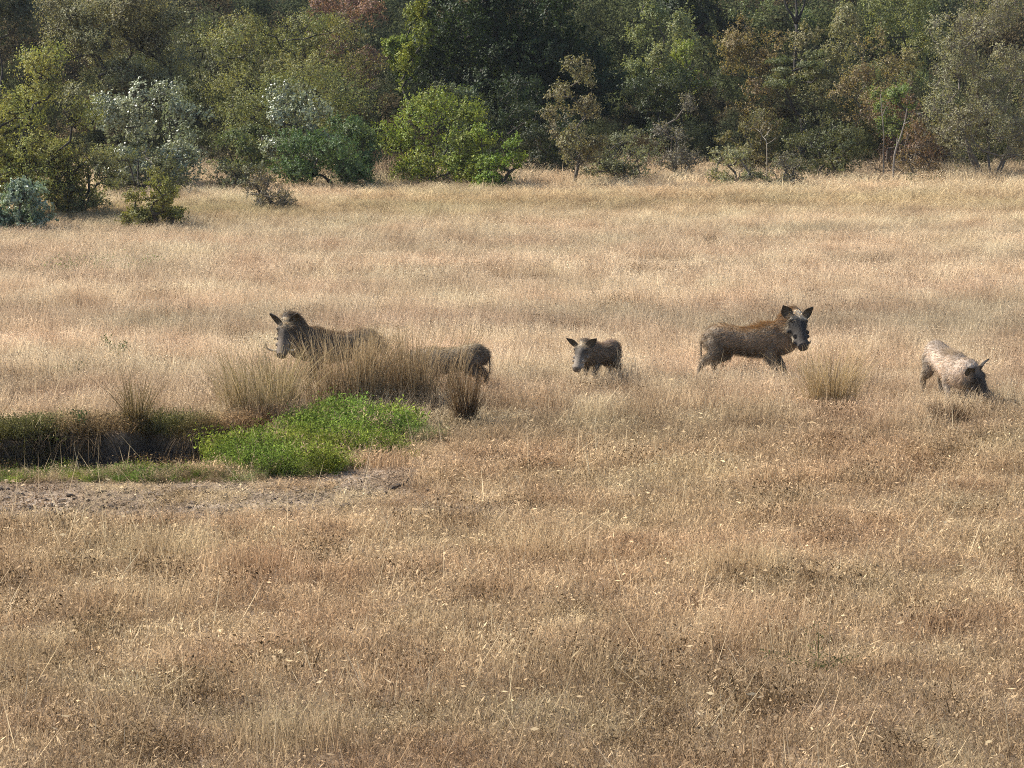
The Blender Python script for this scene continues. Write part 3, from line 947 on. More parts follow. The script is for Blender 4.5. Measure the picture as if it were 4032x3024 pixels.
def warthog(name, px, py, heading, scale, label, pose, pal, seed):
    """heading: world angle of the body's forward axis; pose: dict of local points (x forward, y left, z up, shoulder 0.7)"""
    rng = np.random.default_rng(seed)
    loc = ground_at(px, py); loc[2] = float(H(loc[0], loc[1]))
    root = thing(name, loc, label, 'warthog', 'warthogs feeding in the dry grass', heading)
    root.scale = (scale,) * 3
    body_c, belly_c, leg_c, face_c, back_c = pal['body'], pal['belly'], pal['leg'], pal['face'], pal['back']
    A = Acc(); A.field = []
    sp = pose.get('spine', [(-0.50, 0, 0.495), (-0.38, 0, 0.52), (-0.12, 0, 0.488), (0.14, 0, 0.49), (0.30, 0, 0.525), (0.42, 0, 0.55)])
    rad = pose.get('spine_r', [(0.095, 0.12), (0.150, 0.170), (0.150, 0.162), (0.160, 0.192), (0.145, 0.208), (0.120, 0.17)])
    tube(A, sp, rad, 24, 5, body_c)
    # rounded haunches and shoulders
    hp = np.array(pose.get('hip', (-0.38, 0, 0.46))); sh = np.array(pose.get('shoulder', (0.27, 0, 0.45)))
    hf = pose['head']; hu = pose.get('up', (0, 0, 1)); hc = np.array(pose['head_at'], float)
    f = np.array(hf, float); f /= np.linalg.norm(f)
    u = np.array(hu, float); u -= f * (u @ f); u /= np.linalg.norm(u)
    s = np.cross(u, f)                       # left side of the head
    Mh = np.stack([f, s, u], 1)              # head local -> body local
    hk = pose.get('hs', 1.22)
    hd = lambda a, b, c: hc + Mh @ np.array([a, b, c], float) * hk
    nb = np.array(sp[-1], float); n0 = np.array(sp[-2], float)
    tube(A, [n0, nb, hd(-0.07, 0, 0.0), hd(0.0, 0, 0.0)], [(0.145, 0.205), (0.130, 0.18), (0.115, 0.145), (0.095, 0.10)], 20, 5, body_c)
    # head: cranium, broad flat face, muzzle with nose disc, jowls, warts
    tube(A, [hd(-0.03, 0, 0.01), hd(0.06, 0, 0.015), hd(0.16, 0, -0.010), hd(0.26, 0, -0.035), hd(0.325, 0, -0.045)],
         [(0.086 * hk, 0.085 * hk), (0.090 * hk, 0.080 * hk), (0.066 * hk, 0.064 * hk), (0.058 * hk, 0.052 * hk), (0.052 * hk, 0.046 * hk)], 18, 5, face_c)
    ball(A, hd(0.335, 0, -0.045), (0.018 * hk, 0.060 * hk, 0.052 * hk), (0.06, 0.045, 0.04), Mh)
    tube(A, [hd(0.0, 0, -0.075), hd(0.12, 0, -0.085), hd(0.25, 0, -0.085)], [(0.070 * hk, 0.05 * hk), (0.055 * hk, 0.042 * hk), (0.038 * hk, 0.028 * hk)], 14, 4, pal.get('jaw', PALE))
    for q in (-1, 1):
        ball(A, hd(0.03, 0.068 * q, -0.055), (0.062 * hk, 0.036 * hk, 0.055 * hk), pal.get('jaw', PALE), Mh)
        ball(A, hd(0.115, 0.088 * q, -0.028), (0.026 * hk, 0.030 * hk, 0.022 * hk), face_c, Mh)
        ball(A, hd(0.215, 0.068 * q, -0.005), (0.022 * hk, 0.020 * hk, 0.018 * hk), face_c, Mh)
        ball(A, hd(0.045, 0.066 * q, 0.062), (0.034 * hk, 0.024 * hk, 0.024 * hk), face_c, Mh)
        # muzzle bulge that carries the tusk
        ball(A, hd(0.265, 0.058 * q, -0.050), (0.036 * hk, 0.026 * hk, 0.026 * hk), face_c, Mh)
    legs = pose['legs']
    for k, L in enumerate(legs):
        front = k < 2
        rr = [0.092, 0.066, 0.041, 0.029, 0.032] if front else [0.122, 0.092, 0.046, 0.030, 0.032]
        if front:
            rr = [(0.07, 0.10), (0.052, 0.068), 0.041, 0.029, 0.033]
        else:
            rr = [(0.085, 0.135), (0.070, 0.095), 0.045, 0.030, 0.033]
        tube(A, L, rr, 14, 5, leg_c)
    tl = pose.get('tail', [(-0.55, 0, 0.55), (-0.60, 0.01, 0.48), (-0.605, 0.015, 0.36), (-0.60, 0.02, 0.27)])
    tube(A, tl, [0.020, 0.014, 0.012, 0.016], 8, 4, leg_c)
    src = A.mesh('warthog_source', {})
    tmp = bpy.data.objects.new('warthog_source', src); col.objects.link(tmp)
    md = tmp.modifiers.new('r', 'REMESH'); md.mode = 'VOXEL'; md.voxel_size = 0.0105; md.use_smooth_shade = True
    sm = tmp.modifiers.new('s', 'SMOOTH'); sm.iterations = 5; sm.factor = 0.5
    dg = bpy.context.evaluated_depsgraph_get()
    ev = tmp.evaluated_get(dg); em = ev.to_mesh()
    nv = len(em.vertices); V = np.empty(nv * 3); em.vertices.foreach_get('co', V); V = V.reshape(-1, 3)
    nrm = np.empty(nv * 3); em.vertices.foreach_get('normal', nrm); nrm = nrm.reshape(-1, 3)
    F4 = [tuple(p.vertices) for p in em.polygons]
    Q = np.array([p for p in F4 if len(p) == 4]); T = np.array([p for p in F4 if len(p) == 3])
    ev.to_mesh_clear(); bpy.data.objects.remove(tmp); bpy.data.meshes.remove(src)
    # coat colour from the nearest body pieces, some sunlit tops painted over it
    W = np.zeros(nv); K = np.zeros((nv, 3))
    for cen, rd, cc in A.field:
        D = np.full(nv, 1e9)
        for c, r in zip(cen[::2] if len(cen) > 3 else cen, rd[::2] if len(cen) > 3 else rd):
            D = np.minimum(D, np.linalg.norm(V - c, axis=1) / max(r, 0.015))
        w = np.exp(-(D ** 2) * 3.0); W += w; K += w[:, None] * cc
    K /= W[:, None] + 1e-12
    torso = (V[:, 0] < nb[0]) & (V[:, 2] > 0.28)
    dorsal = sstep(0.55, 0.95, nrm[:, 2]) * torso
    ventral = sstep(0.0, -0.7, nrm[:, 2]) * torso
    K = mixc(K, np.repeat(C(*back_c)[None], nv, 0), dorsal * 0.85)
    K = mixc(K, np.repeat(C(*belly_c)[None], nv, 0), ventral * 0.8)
    rump = sstep(-0.30, -0.50, V[:, 0]) * (V[:, 2] > 0.2)
    K = mixc(K, np.repeat(C(*pal.get('rump', PALE))[None], nv, 0), rump * 0.75)
    hl = (V - hc) @ Mh / hk
    onhead = (hl[:, 0] > -0.05) & (np.linalg.norm(V - hc, axis=1) < 0.45 * hk) & (np.abs(hl[:, 1]) < 0.14)
    crown = sstep(0.05, 0.085, hl[:, 2]) * sstep(0.10, 0.0, hl[:, 0]) * onhead
    K = mixc(K, np.repeat(C(*pal.get('crown', (0.42, 0.36, 0.27)))[None], nv, 0), crown * pal.get('crown_amt', 0.8))  # a pale crown paints in sunlight on top of the head
    mask = onhead & (hl[:, 0] > 0.02)
    eye_d = np.exp(-(((hl[:, 0] - 0.08) / 0.09) ** 2 + ((np.abs(hl[:, 1]) - 0.05) / 0.06) ** 2 + ((hl[:, 2] - 0.04) / 0.06) ** 2))
    K = mixc(K, np.repeat(C(0.022, 0.02, 0.019)[None], nv, 0), eye_d * mask * 0.9)
    hoof = sstep(0.055, 0.03, V[:, 2])
    K = mixc(K, np.repeat(C(0.03, 0.026, 0.022)[None], nv, 0), hoof)
    blot = fbm(V[:, 0] * 9 + seed, V[:, 2] * 9 + V[:, 1] * 5, 3)
    K *= (0.65 + 0.7 * blot)[:, None]
    # ears, cupped leaf shapes rooted in the skull
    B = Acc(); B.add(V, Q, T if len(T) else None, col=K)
    for q in (-1, 1):
        e0 = hd(-0.035, 0.070 * q, 0.055)
        eo = pose.get('ear_out', 0.62)
        ax = Mh @ np.array([-0.18, eo * q, 0.80]); ax /= np.linalg.norm(ax)
        face = Mh @ np.array([0.85, 0.35 * q, 0.1]); face -= ax * (face @ ax); face /= np.linalg.norm(face)
        sd = np.cross(ax, face)
        nu, nw = 9, 7; L = 0.155 * hk * pose.get('ear', 1.0)
        fr = []; bk = []
        for i in range(nu):
            t = i / (nu - 1)
            wd = hk * 0.056 * (math.sin(math.pi * (0.20 + 0.80 * t)) ** 0.9) * (1.1 - 0.25 * t) + 0.001
            for j in range(nw):
                v = j / (nw - 1) * 2 - 1
                cup = 0.034 * (1 - t * 0.6) * v * v
                p = e0 + ax * (L * t) + sd * (wd * v) + face * (cup - 0.012 * math.sin(math.pi * t))
                th = 0.007 * (1 - 0.85 * abs(v) ** 3) * (1 - 0.7 * t) + 0.0012
                fr.append(p + face * th); bk.append(p - face * th)
        EV = np.array(fr + bk); o = nu * nw; EQ = []
        for i in range(nu - 1):
            for j in range(nw - 1):
                a = i * nw + j
                EQ.append((a, a + 1, a + nw + 1, a + nw)); EQ.append((o + a, o + a + nw, o + a + nw + 1, o + a + 1))
            for a in (i * nw, i * nw + nw - 1):
                EQ.append((a, a + nw, o + a + nw, o + a))
        for j in range(nw - 1):
            a = (nu - 1) * nw + j; EQ.append((a, a + 1, o + a + 1, o + a))
        ec = np.concatenate([np.repeat([C(*pal.get('ear_in', (0.10, 0.088, 0.07)))], o, 0), np.repeat([C(*pal.get('ear', (0.05, 0.044, 0.038)))], o, 0)])
        tipd = np.tile(np.repeat(np.linspace(1, 0.45, nu), nw), 2)[:, None]
        B.add(EV, EQ, col=ec * tipd)
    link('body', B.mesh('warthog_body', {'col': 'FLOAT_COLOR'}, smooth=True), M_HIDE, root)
    # eyes
    for q in (-1, 1):
        E = Acc(); E.field = []
        ball(E, hd(0.058, 0.083 * q, 0.062), 0.0125 * hk, (0, 0, 0))
        link('eye', E.mesh('warthog_eye', {}, smooth=True), M_EYE, root)
    ts = pose.get('tusk', 1.0)
    if ts:
        for q in (-1, 1):
            E = Acc(); E.field = []
            tube(E, [hd(0.255, 0.062 * q, -0.052), hd(0.262, (0.062 + 0.055 * ts) * q, -0.050), hd(0.268, (0.062 + 0.088 * ts) * q, -0.050 + 0.045 * ts),
                     hd(0.268, (0.062 + 0.075 * ts) * q, -0.05 + 0.115 * ts)], [0.013, 0.0125, 0.0095, 0.003], 9, 5)
            link('tusk', E.mesh('warthog_tusk', {}, smooth=True), M_TUSK, root)
    # bristles
    def hairs(idx, ln, dirs, wd, cc, nm):
        n = len(idx)
        p = V[idx] - nrm[idx] * 0.004
        sidev = np.cross(dirs, rng.normal(size=(n, 3))); sidev /= np.linalg.norm(sidev, axis=1)[:, None]
        wv = sidev * wd
        tip = p + dirs * ln[:, None]; mid = p + dirs * (ln * 0.55)[:, None] + nrm[idx] * (ln * 0.10)[:, None]
        HV = np.stack([p - wv, p + wv, mid + wv * 0.7, mid - wv * 0.7, tip], 1).reshape(-1, 3)
        k = np.arange(n) * 5
        E = Acc(); E.add(HV, np.stack([k, k + 1, k + 2, k + 3], 1), np.stack([k + 3, k + 2, k + 4], 1), col=np.repeat(cc, 5, 0))
        o = link(nm, E.mesh('warthog_' + nm, {'col': 'FLOAT_COLOR'}), M_HAIR, root); o['kind'] = 'stuff'
    okh = np.where((V[:, 2] > 0.14) & ~(onhead & (hl[:, 0] > 0.08)))[0]
    n = 6500
    idx = rng.choice(okh, n)
    back = np.repeat(C(-0.75, 0, -0.42)[None], n, 0); back += rng.normal(0, 0.22, (n, 3))
    dirs = back - nrm[idx] * (back * nrm[idx]).sum(1)[:, None]
    dirs /= np.linalg.norm(dirs, axis=1)[:, None] + 1e-9
    dirs = dirs * 0.9 + nrm[idx] * (0.22 + 0.2 * rng.random((n, 1)))
    dirs /= np.linalg.norm(dirs, axis=1)[:, None]
    hc_ = K[idx] * (0.6 + 1.3 * rng.random((n, 1))) * C(1.2, 1.12, 1.0)
    pl = rng.random(n) < pal.get('grizzle', 0.15)
    hc_[pl] = C(0.42, 0.345, 0.25) * (0.7 + 0.5 * rng.random((pl.sum(), 1)))
    hairs(idx, (0.035 + 0.07 * rng.random(n) * (V[idx, 2] > 0.25)) * pal.get('hair', 1.0), dirs, 0.0018, hc_, 'coat_hair')
    # mane from the crown along the neck and spine, thinning out towards the rump
    ax = np.array(list(sp) + [tuple(hd(-0.06, 0, 0.03))], float)
    fine = np.concatenate([ax[i] + (ax[i + 1] - ax[i]) * np.linspace(0, 1, 12, endpoint=False)[:, None] for i in range(len(ax) - 1)])
    tpar = np.linspace(0, 1, len(fine))
    near = np.argmin(((V[:, None, :] - fine[None]) ** 2).sum(2), 1)
    lat = np.abs(np.cross(V - fine[near], np.gradient(fine, axis=0)[near] / np.linalg.norm(np.gradient(fine, axis=0)[near], axis=1)[:, None])[:, 2])
    tv = tpar[near]
    w = np.exp(-(lat / 0.075) ** 2) * np.clip(nrm[:, 2] + 0.1, 0, 1) * sstep(0.10, 0.55, tv) * (V[:, 2] > 0.3) * ~(onhead & (hl[:, 0] > 0.03))
    n = 2600
    idx = rng.choice(nv, n, p=w / w.sum())
    dirs = np.repeat(C(-0.85, 0, -0.10)[None], n, 0) + rng.normal(0, 0.20, (n, 3))
    dirs[:, 1] += np.sign(rng.random(n) - 0.5) * 0.30
    dirs += nrm[idx] * (0.12 + 0.22 * rng.random((n, 1)))
    dirs /= np.linalg.norm(dirs, axis=1)[:, None]
    q = 0.35 + 0.65 * rng.random((n, 1))
    mc = (C(*pal['mane']) * q + K[idx] * (1 - q)) * (0.5 + 0.9 * rng.random((n, 1)))
    hairs(idx, (0.05 + 0.11 * rng.random(n) * sstep(0.1, 0.6, tv[idx]) * (1 - 0.75 * sstep(0.72, 0.9, tv[idx]))) * pose.get('mane_len', 1.0), dirs, 0.0017, mc, 'mane')
    return root


def legs_std(df=0.0, dh=0.0, hl_shift=(0, 0)):
    fl = lambda y, dx: [(0.27, y * 0.085, 0.45), (0.23 + dx * 0.3, y * 0.105, 0.33), (0.26 + dx * 0.7, y * 0.10, 0.19), (0.255 + dx, y * 0.10, 0.065), (0.28 + dx, y * 0.10, 0.02)]
    hl = lambda y, dx: [(-0.40, y * 0.085, 0.47), (-0.33 + dx * 0.35, y * 0.105, 0.34), (-0.485 + dx * 0.7, y * 0.10, 0.215), (-0.465 + dx, y * 0.10, 0.07), (-0.44 + dx, y * 0.10, 0.02)]
    return [fl(1, df), fl(-1, -df), hl(1, dh), hl(-1, -dh)]


# heading 0 = towards the right of the photograph, -90 deg = towards the camera
LEG_STAND = [[(0.27, 0.085, 0.45), (0.27, 0.105, 0.33), (0.37, 0.10, 0.19), (0.39, 0.10, 0.065), (0.42, 0.10, 0.02)],
             [(0.27, -0.085, 0.45), (0.25, -0.105, 0.33), (0.30, -0.10, 0.19), (0.30, -0.10, 0.065), (0.33, -0.10, 0.02)],
             [(-0.40, 0.085, 0.47), (-0.31, 0.105, 0.34), (-0.45, 0.10, 0.215), (-0.43, 0.10, 0.07), (-0.40, 0.10, 0.02)],
             [(-0.42, -0.085, 0.47), (-0.42, -0.105, 0.34), (-0.56, -0.10, 0.225), (-0.61, -0.10, 0.08), (-0.60, -0.10, 0.02)]]
P_STAND = dict(head=(0.36, -0.82, -0.50), up=(0.25, -0.35, 0.90), head_at=(0.545, -0.06, 0.735), legs=LEG_STAND, tusk=0.3, mane_len=1.0, hs=1.25, ear=0.84)
warthog('warthog', 2955, 1507, R(-12), 1.0, 'rusty-maned warthog standing side-on with its dark face turned to the camera', P_STAND,
        dict(body=(0.185, 0.142, 0.105), belly=(0.085, 0.068, 0.055), leg=(0.125, 0.105, 0.085), face=(0.045, 0.039, 0.035), back=(0.27, 0.180, 0.10),
             rump=(0.21, 0.172, 0.130), mane=(0.42, 0.23, 0.09), jaw=(0.40, 0.345, 0.27), crown=(0.80, 0.71, 0.56), crown_amt=1.0, grizzle=0.22), 1)  # near-white crown is painted sunlight on the head top
P_BIG = dict(head=(0.36, 0.60, -0.72), up=(0.42, 0.55, 0.72), head_at=(0.56, 0.07, 0.73), legs=legs_std(0.04, 0.06), tusk=1.2, mane_len=0.6, ear_out=0.6, hs=1.12)
warthog('warthog', 1318, 1530, R(192), 1.0, 'big tusked warthog half hidden behind tall brown tussocks, facing left', P_BIG,
        dict(body=(0.105, 0.09, 0.075), belly=(0.065, 0.055, 0.046), leg=(0.095, 0.082, 0.068), face=(0.15, 0.122, 0.098), back=(0.21, 0.15, 0.10),
             rump=(0.12, 0.10, 0.08), mane=(0.25, 0.165, 0.10), jaw=(0.16, 0.135, 0.11), crown=(0.45, 0.37, 0.26), grizzle=0.08), 2)
SP_LOW = [(-0.50, 0, 0.50), (-0.38, 0, 0.51), (-0.12, 0, 0.45), (0.12, 0, 0.405), (0.28, 0, 0.39), (0.39, 0, 0.37)]
LEG_KNEEL = [[(0.26, 0.085, 0.34), (0.20, 0.105, 0.24), (0.30, 0.10, 0.06), (0.18, 0.10, 0.035), (0.13, 0.10, 0.03)],
             [(0.26, -0.085, 0.34), (0.20, -0.105, 0.24), (0.30, -0.10, 0.06), (0.18, -0.10, 0.035), (0.13, -0.10, 0.03)]] + legs_std(0, 0.04)[2:]
P_RUMP = dict(spine=SP_LOW, head=(0.62, 0.0, -0.78), up=(0.7, 0, 0.7), head_at=(0.52, 0.0, 0.36), legs=LEG_KNEEL, tusk=0.4, head_low=True, mane_len=0.35, hs=1.1)
warthog('warthog', 1770, 1540, R(165), 0.82, 'warthog kneeling behind the tussocks with only its grey-brown rump showing', P_RUMP,
        dict(body=(0.20, 0.165, 0.125), belly=(0.07, 0.06, 0.05), leg=(0.085, 0.073, 0.062), face=(0.085, 0.07, 0.063), back=(0.36, 0.30, 0.21),  # pale back and dark rump include a sunlit top and shaded side
             rump=(0.12, 0.10, 0.08), mane=(0.36, 0.27, 0.17), grizzle=0.18), 3)
P_YOUNG = dict(head=(0.82, 0.20, -0.58), up=(0.55, 0.1, 0.85), head_at=(0.52, 0.02, 0.60), legs=legs_std(0.03, 0.04), tusk=0.0, mane_len=0.6, ear_out=1.15, hs=1.28, ear=1.1)
warthog('warthog', 2358, 1512, R(-124), 0.72, 'small young warthog with spread ears looking towards the camera', P_YOUNG,
        dict(body=(0.15, 0.122, 0.098), belly=(0.07, 0.06, 0.05), leg=(0.09, 0.078, 0.066), face=(0.23, 0.195, 0.16), back=(0.28, 0.21, 0.165),  # sunlit back and forehead and shaded rump worked into these tones
             rump=(0.085, 0.07, 0.06), mane=(0.28, 0.19, 0.12), jaw=(0.27, 0.23, 0.19), crown=(0.55, 0.47, 0.35), grizzle=0.10), 4)
P_GRAZE = dict(spine=SP_LOW, head=(0.50, 0.45, -0.75), up=(0.75, 0.35, 0.60), head_at=(0.53, 0.08, 0.35), legs=LEG_KNEEL, tusk=0.35, head_low=True, mane_len=0.75, ear_out=0.95, hs=1.15)
warthog('warthog', 3732, 1578, R(-74), 0.98, 'pale bristly warthog grazing head-down at the right edge', P_GRAZE,
        dict(body=(0.46, 0.38, 0.315), belly=(0.30, 0.245, 0.195), leg=(0.24, 0.20, 0.16), face=(0.075, 0.062, 0.054), back=(0.27, 0.225, 0.19),
             rump=(0.47, 0.40, 0.305), mane=(0.50, 0.38, 0.25), jaw=(0.11, 0.095, 0.078), crown=(0.12, 0.10, 0.082), grizzle=0.16, hair=0.75), 5)

# ------------------------------------------------------------------ trees and shrubs
def tree_geometry(rng, w, h, base, stems, ntar, lobes, leaves, leaf, sigma, shape='dome', stem_r=0.05, twig=0.3, lean=(0, 0), stem_spread=0.12, flat=1.0, depth=None, wob=0.07):
    dpt = depth or w
    hw, hh, hd_ = w / 2, (h - base) / 2, dpt / 2
    c = np.array([lean[0], lean[1], base + hh])
    # lobes spread through the crown
    L = []
    tries = 0
    while len(L) < lobes and tries < 4000:
        tries += 1
        d = rng.normal(size=3); d /= np.linalg.norm(d)
        r = 0.35 + 0.50 * rng.random() ** 0.6
        p = d * r
        if shape == 'dome' and p[2] < -0.75: continue
        if shape == 'flat' and (p[2] < -0.3 or abs(p[2]) > 0.85): continue
        if shape == 'column':
            p[:2] *= 0.9 - 0.5 * max(p[2], 0)
        if any(np.linalg.norm(p - q) < 0.62 / lobes ** 0.33 for q in L): continue
        L.append(p)
    if base < 0.17 * h or shape == 'column':      # foliage down to the ground
        for k_ in range(max(5, int(lobes * 0.8))):
            an = rng.random() * 6.283
            rr_ = 0.35 + 0.5 * rng.random()
            L.append(np.array([math.cos(an) * rr_, math.sin(an) * rr_, -0.98 + 0.4 * rng.random()]))
    L = np.array(L)
    lr = (0.26 + 0.22 * rng.random(len(L))) * (10 / max(lobes, 6)) ** 0.33
    i = rng.integers(0, len(L), ntar)
    d = rng.normal(size=(ntar, 3)); d /= np.linalg.norm(d, axis=1)[:, None]
    d[:, 2] = np.where(rng.random(ntar) < 0.5, np.abs(d[:, 2]), d[:, 2])
    q = L[i] + d * (lr[i] * (0.55 + 0.45 * rng.random(ntar)))[:, None] * np.array([1, 1, 0.8 * flat])
    tar = c + q * np.array([hw, hd_, hh]) * 0.97
    tar[:, 2] = np.maximum(tar[:, 2], 0.06 + 0.15 * rng.random(ntar) * base + 0.02)
    # skeleton
    nodes = []; par = []
    roots = []
    for sidx in range(stems):
        a = rng.random() * 6.283; rr = stem_spread * (stems > 1) * (0.4 + 0.6 * rng.random())
        b0 = np.array([math.cos(a) * rr, math.sin(a) * rr, -0.05])
        rr2 = rr + (w * 0.12 if stems > 1 else 0.0)
        top = b0 + np.array([math.cos(a) * rr2 + lean[0] * 0.4, math.sin(a) * rr2 + lean[1] * 0.4, max(base * 0.9, h * 0.32)])
        prev = -1; ns = max(3, int((top[2] - b0[2]) / 0.22))
        for k in range(ns + 1):
            t = k / ns
            p = b0 + (top - b0) * t + rng.normal(0, 0.025, 3) * [1, 1, 0] * (k > 0)
            nodes.append(p); par.append(prev); prev = len(nodes) - 1
    nst = len(nodes)
    order = np.argsort(np.linalg.norm((tar - np.array([0, 0, base])) * [1, 1, 1.1], axis=1))
    tips = np.zeros(ntar, int)
    NB = np.zeros((len(nodes) + ntar * 14 + 10, 3)); NB[:len(nodes)] = nodes; nn = len(nodes)
    for ti in order:
        p = tar[ti]
        dv = NB[:nn] - p
        dist = np.sqrt((dv ** 2).sum(1)) + np.maximum(dv[:, 2], 0) * 1.6
        j = int(np.argmin(dist)); a = NB[j]
        ln = np.linalg.norm(p - a); ns = min(12, max(1, int(ln / 0.24)))
        side = rng.normal(size=3) * ln * wob
        prev = j
        for k in range(1, ns + 1):
            t = k / ns
            x = a + (p - a) * t + side * math.sin(math.pi * t) + np.array([0, 0, -0.10 * ln * math.sin(math.pi * t)])
            if k < ns: x = x + rng.normal(0, 0.02, 3)
            NB[nn] = x; par.append(prev); prev = nn; nn += 1
        tips[ti] = prev
    NB = NB[:nn]; par = np.array(par)
    cntd = np.ones(nn)
    for k in range(nn - 1, -1, -1):
        if par[k] >= 0: cntd[par[k]] += cntd[k]
    tot = cntd[par < 0].max()
    rad = np.maximum(stem_r * (cntd / tot) ** 0.60, 0.0042)
    rad[nst:] = np.minimum(rad[nst:], 0.42 * stem_r)
    seg = np.where(par >= 0)[0]
    a = NB[par[seg]]; b = NB[seg]; ra = rad[par[seg]]; rb = rad[seg]
    ra = np.minimum(ra, rb * 1.7)
    t = b - a; t /= np.linalg.norm(t, axis=1)[:, None] + 1e-9
    ref = np.where(np.abs(t[:, 2:3]) < 0.9, np.array([[0, 0, 1.0]]), np.array([[1.0, 0, 0]]))
    s = np.cross(t, ref); s /= np.linalg.norm(s, axis=1)[:, None]; uu = np.cross(s, t)
    def prisms(sel, n):
        Vs = []
        for P0, r0 in ((a[sel], ra[sel]), (b[sel], rb[sel] )):
            for k in range(n):
                an = 2 * math.pi * k / n
                Vs.append(P0 + (s[sel] * math.cos(an) + uu[sel] * math.sin(an)) * r0[:, None])
        V = np.stack(Vs, 1).reshape(-1, 3); kk = np.arange(sel.sum()) * 2 * n
        Q = np.concatenate([np.stack([kk + j, kk + (j + 1) % n, kk + n + (j + 1) % n, kk + n + j], 1) for j in range(n)]) if sel.any() else np.zeros((0, 4), int)
        return V, Q
    thick = rb > 0.014
    stem_of = np.zeros(nn, int); sid = -1
    for k in range(nn):
        if par[k] < 0:
            sid += 1; stem_of[k] = sid
        else:
            stem_of[k] = stem_of[par[k]]
    sseg = stem_of[seg]
    trunk = [prisms(thick & (sseg == q_), 7) for q_ in range(stems) if (thick & (sseg == q_)).any()]
    br = prisms(~thick, 3)
    # leaves
    per = max(1, leaves // ntar)
    ti = np.repeat(np.arange(ntar), per)
    n = len(ti)
    clb = rng.random(ntar)
    # sprigs: leaves strung along short shoots that point up and outwards
    nsp = 5
    out = tar - (c - np.array([0, 0, hh * 0.6])); out /= np.linalg.norm(out, axis=1)[:, None] + 1e-6
    sd = out[:, None, :] * 0.7 + rng.normal(0, 0.65, (ntar, nsp, 3)) + np.array([0, 0, 0.45])
    sd /= np.linalg.norm(sd, axis=2)[:, :, None]
    so = rng.normal(0, 1, (ntar, nsp, 3)) * sigma * 0.55 * np.array([1, 1, 0.7 * flat])
    si = rng.integers(0, nsp, n); tt = rng.random(n)
    pos = tar[ti] + so[ti, si] + sd[ti, si] * (sigma * 1.7 * (tt - 0.3))[:, None] * np.array([1, 1, flat]) + rng.normal(0, 1, (n, 3)) * (sigma * 0.22 * (1.2 - tt))[:, None]
    pos[:, 2] = np.maximum(pos[:, 2], 0.03)
    lobe_c = c + L[i] * np.array([hw, hd_, hh]) * 0.97
    nv_ = pos - lobe_c[ti]; nv_ /= np.linalg.norm(nv_, axis=1)[:, None] + 1e-6
    nv_ = nv_ * 0.9 + rng.normal(0, 0.45, (n, 3)) + np.array([0, 0, 0.15]); nv_ /= np.linalg.norm(nv_, axis=1)[:, None]
    V, Q = leaf_quads(rng, pos, nv_, leaf * (0.7 + 0.8 * rng.random(n)), leaf * 0.6 * (0.7 + 0.8 * rng.random(n)))
    rnd = np.clip(0.6 * rng.random(n) + 0.4 * clb[ti], 0, 1)
    lobh = rng.random(len(L))
    hue = np.clip(0.5 * rng.random(n) + 0.5 * lobh[i][ti], 0, 1)
    leavesm = (V, Q, np.repeat(rnd, 4), np.repeat(hue, 4))
    # twigs joining leaf clusters
    m = int(n * twig * 0.25)
    if m:
        j = rng.integers(0, n, m)
        p0 = tar[ti[j]] + rng.normal(0, 0.02, (m, 3)); p1 = pos[j]
        w_ = rng.normal(size=(m, 3)); w_ /= np.linalg.norm(w_, axis=1)[:, None]; w_ *= 0.0042
        TV = np.stack([p0 - w_, p0 + w_, p1], 1).reshape(-1, 3); k = np.arange(m) * 3
        tw = (TV, np.stack([k, k + 1, k + 2], 1))
    else:
        tw = None
    return trunk, br, tw, leavesm


M_PX = 1.8228


def plant(name, cat, label, x0, x1, top, d, leafc, barkc=(0.09, 0.075, 0.06), base=0.2, stems=3, ntar=150, lobes=10, cover=1.0, leaf=0.05,
          sigma=0.17, mat=None, seed=0, group=None, deepen=1.0, **kw):
    """x0, x1, top: outline in the photograph reduced to 2212 wide; d: distance from the camera in metres"""
    rng = np.random.default_rng(seed * 7 + 1000)
    d = d * (0.962 if d < 74 else 0.992)
    leafc = tuple(min(v * (1.65 if max(leafc) > 0.137 else 1.4 if max(leafc) < 0.06 else 2.15), 0.42) for v in leafc)
    cx = (x0 + x1) / 2 * M_PX
    k = d / cT / F
    X = (cx - 2016) * d / (F * cT)
    # foot on the ground at distance d, height from the outline's top row
    dep = d * cT + 0.0
    ytop = top * M_PX
    v = (1512 - ytop) / F
    # z of a point at world distance d seen on that row
    ang = -PITCH + math.atan(v)
    ztop = CAM[2] + d * math.tan(ang)
    z0 = float(H(X, d))
    h = ztop - z0
    w = (x1 - x0) * M_PX * d / F
    t = thing(name, (X, d, z0), label, cat, group)
    area_px = (w * F / d / 3.94) * (max(h - base * h, 0.3) * F / d / 3.94)
    leaves = int(area_px * 1.6 * cover)
    ntar = int(np.clip(area_px / 30, 90, 650))
    trunk, br, tw, lv = tree_geometry(rng, w, h, base * h, stems, ntar, lobes, leaves, leaf, sigma * max(0.6, min(1.3, w / 3.0)), depth=w * deepen, **kw)
    for tr in trunk:
        nm = 'trunk' if len(trunk) == 1 else 'stem'
        link(nm, make_mesh(nm, tr[0], tr[1], smooth=True), M_BARK, t, barkc)
    A = Acc(); A.add(br[0], br[1])
    if tw is not None: A.add(tw[0], T=tw[1])
    if A.n:
        link('branches', A.mesh('branches', {}), M_BARK, t, barkc)['kind'] = 'stuff'
    if leaves > 0 and cover > 0:
        link('crown', make_mesh('crown', lv[0], lv[1], attrs={'rnd': ('FLOAT', lv[2]), 'hue': ('FLOAT', lv[3])}), mat or M_LEAF, t, leafc)
    return t


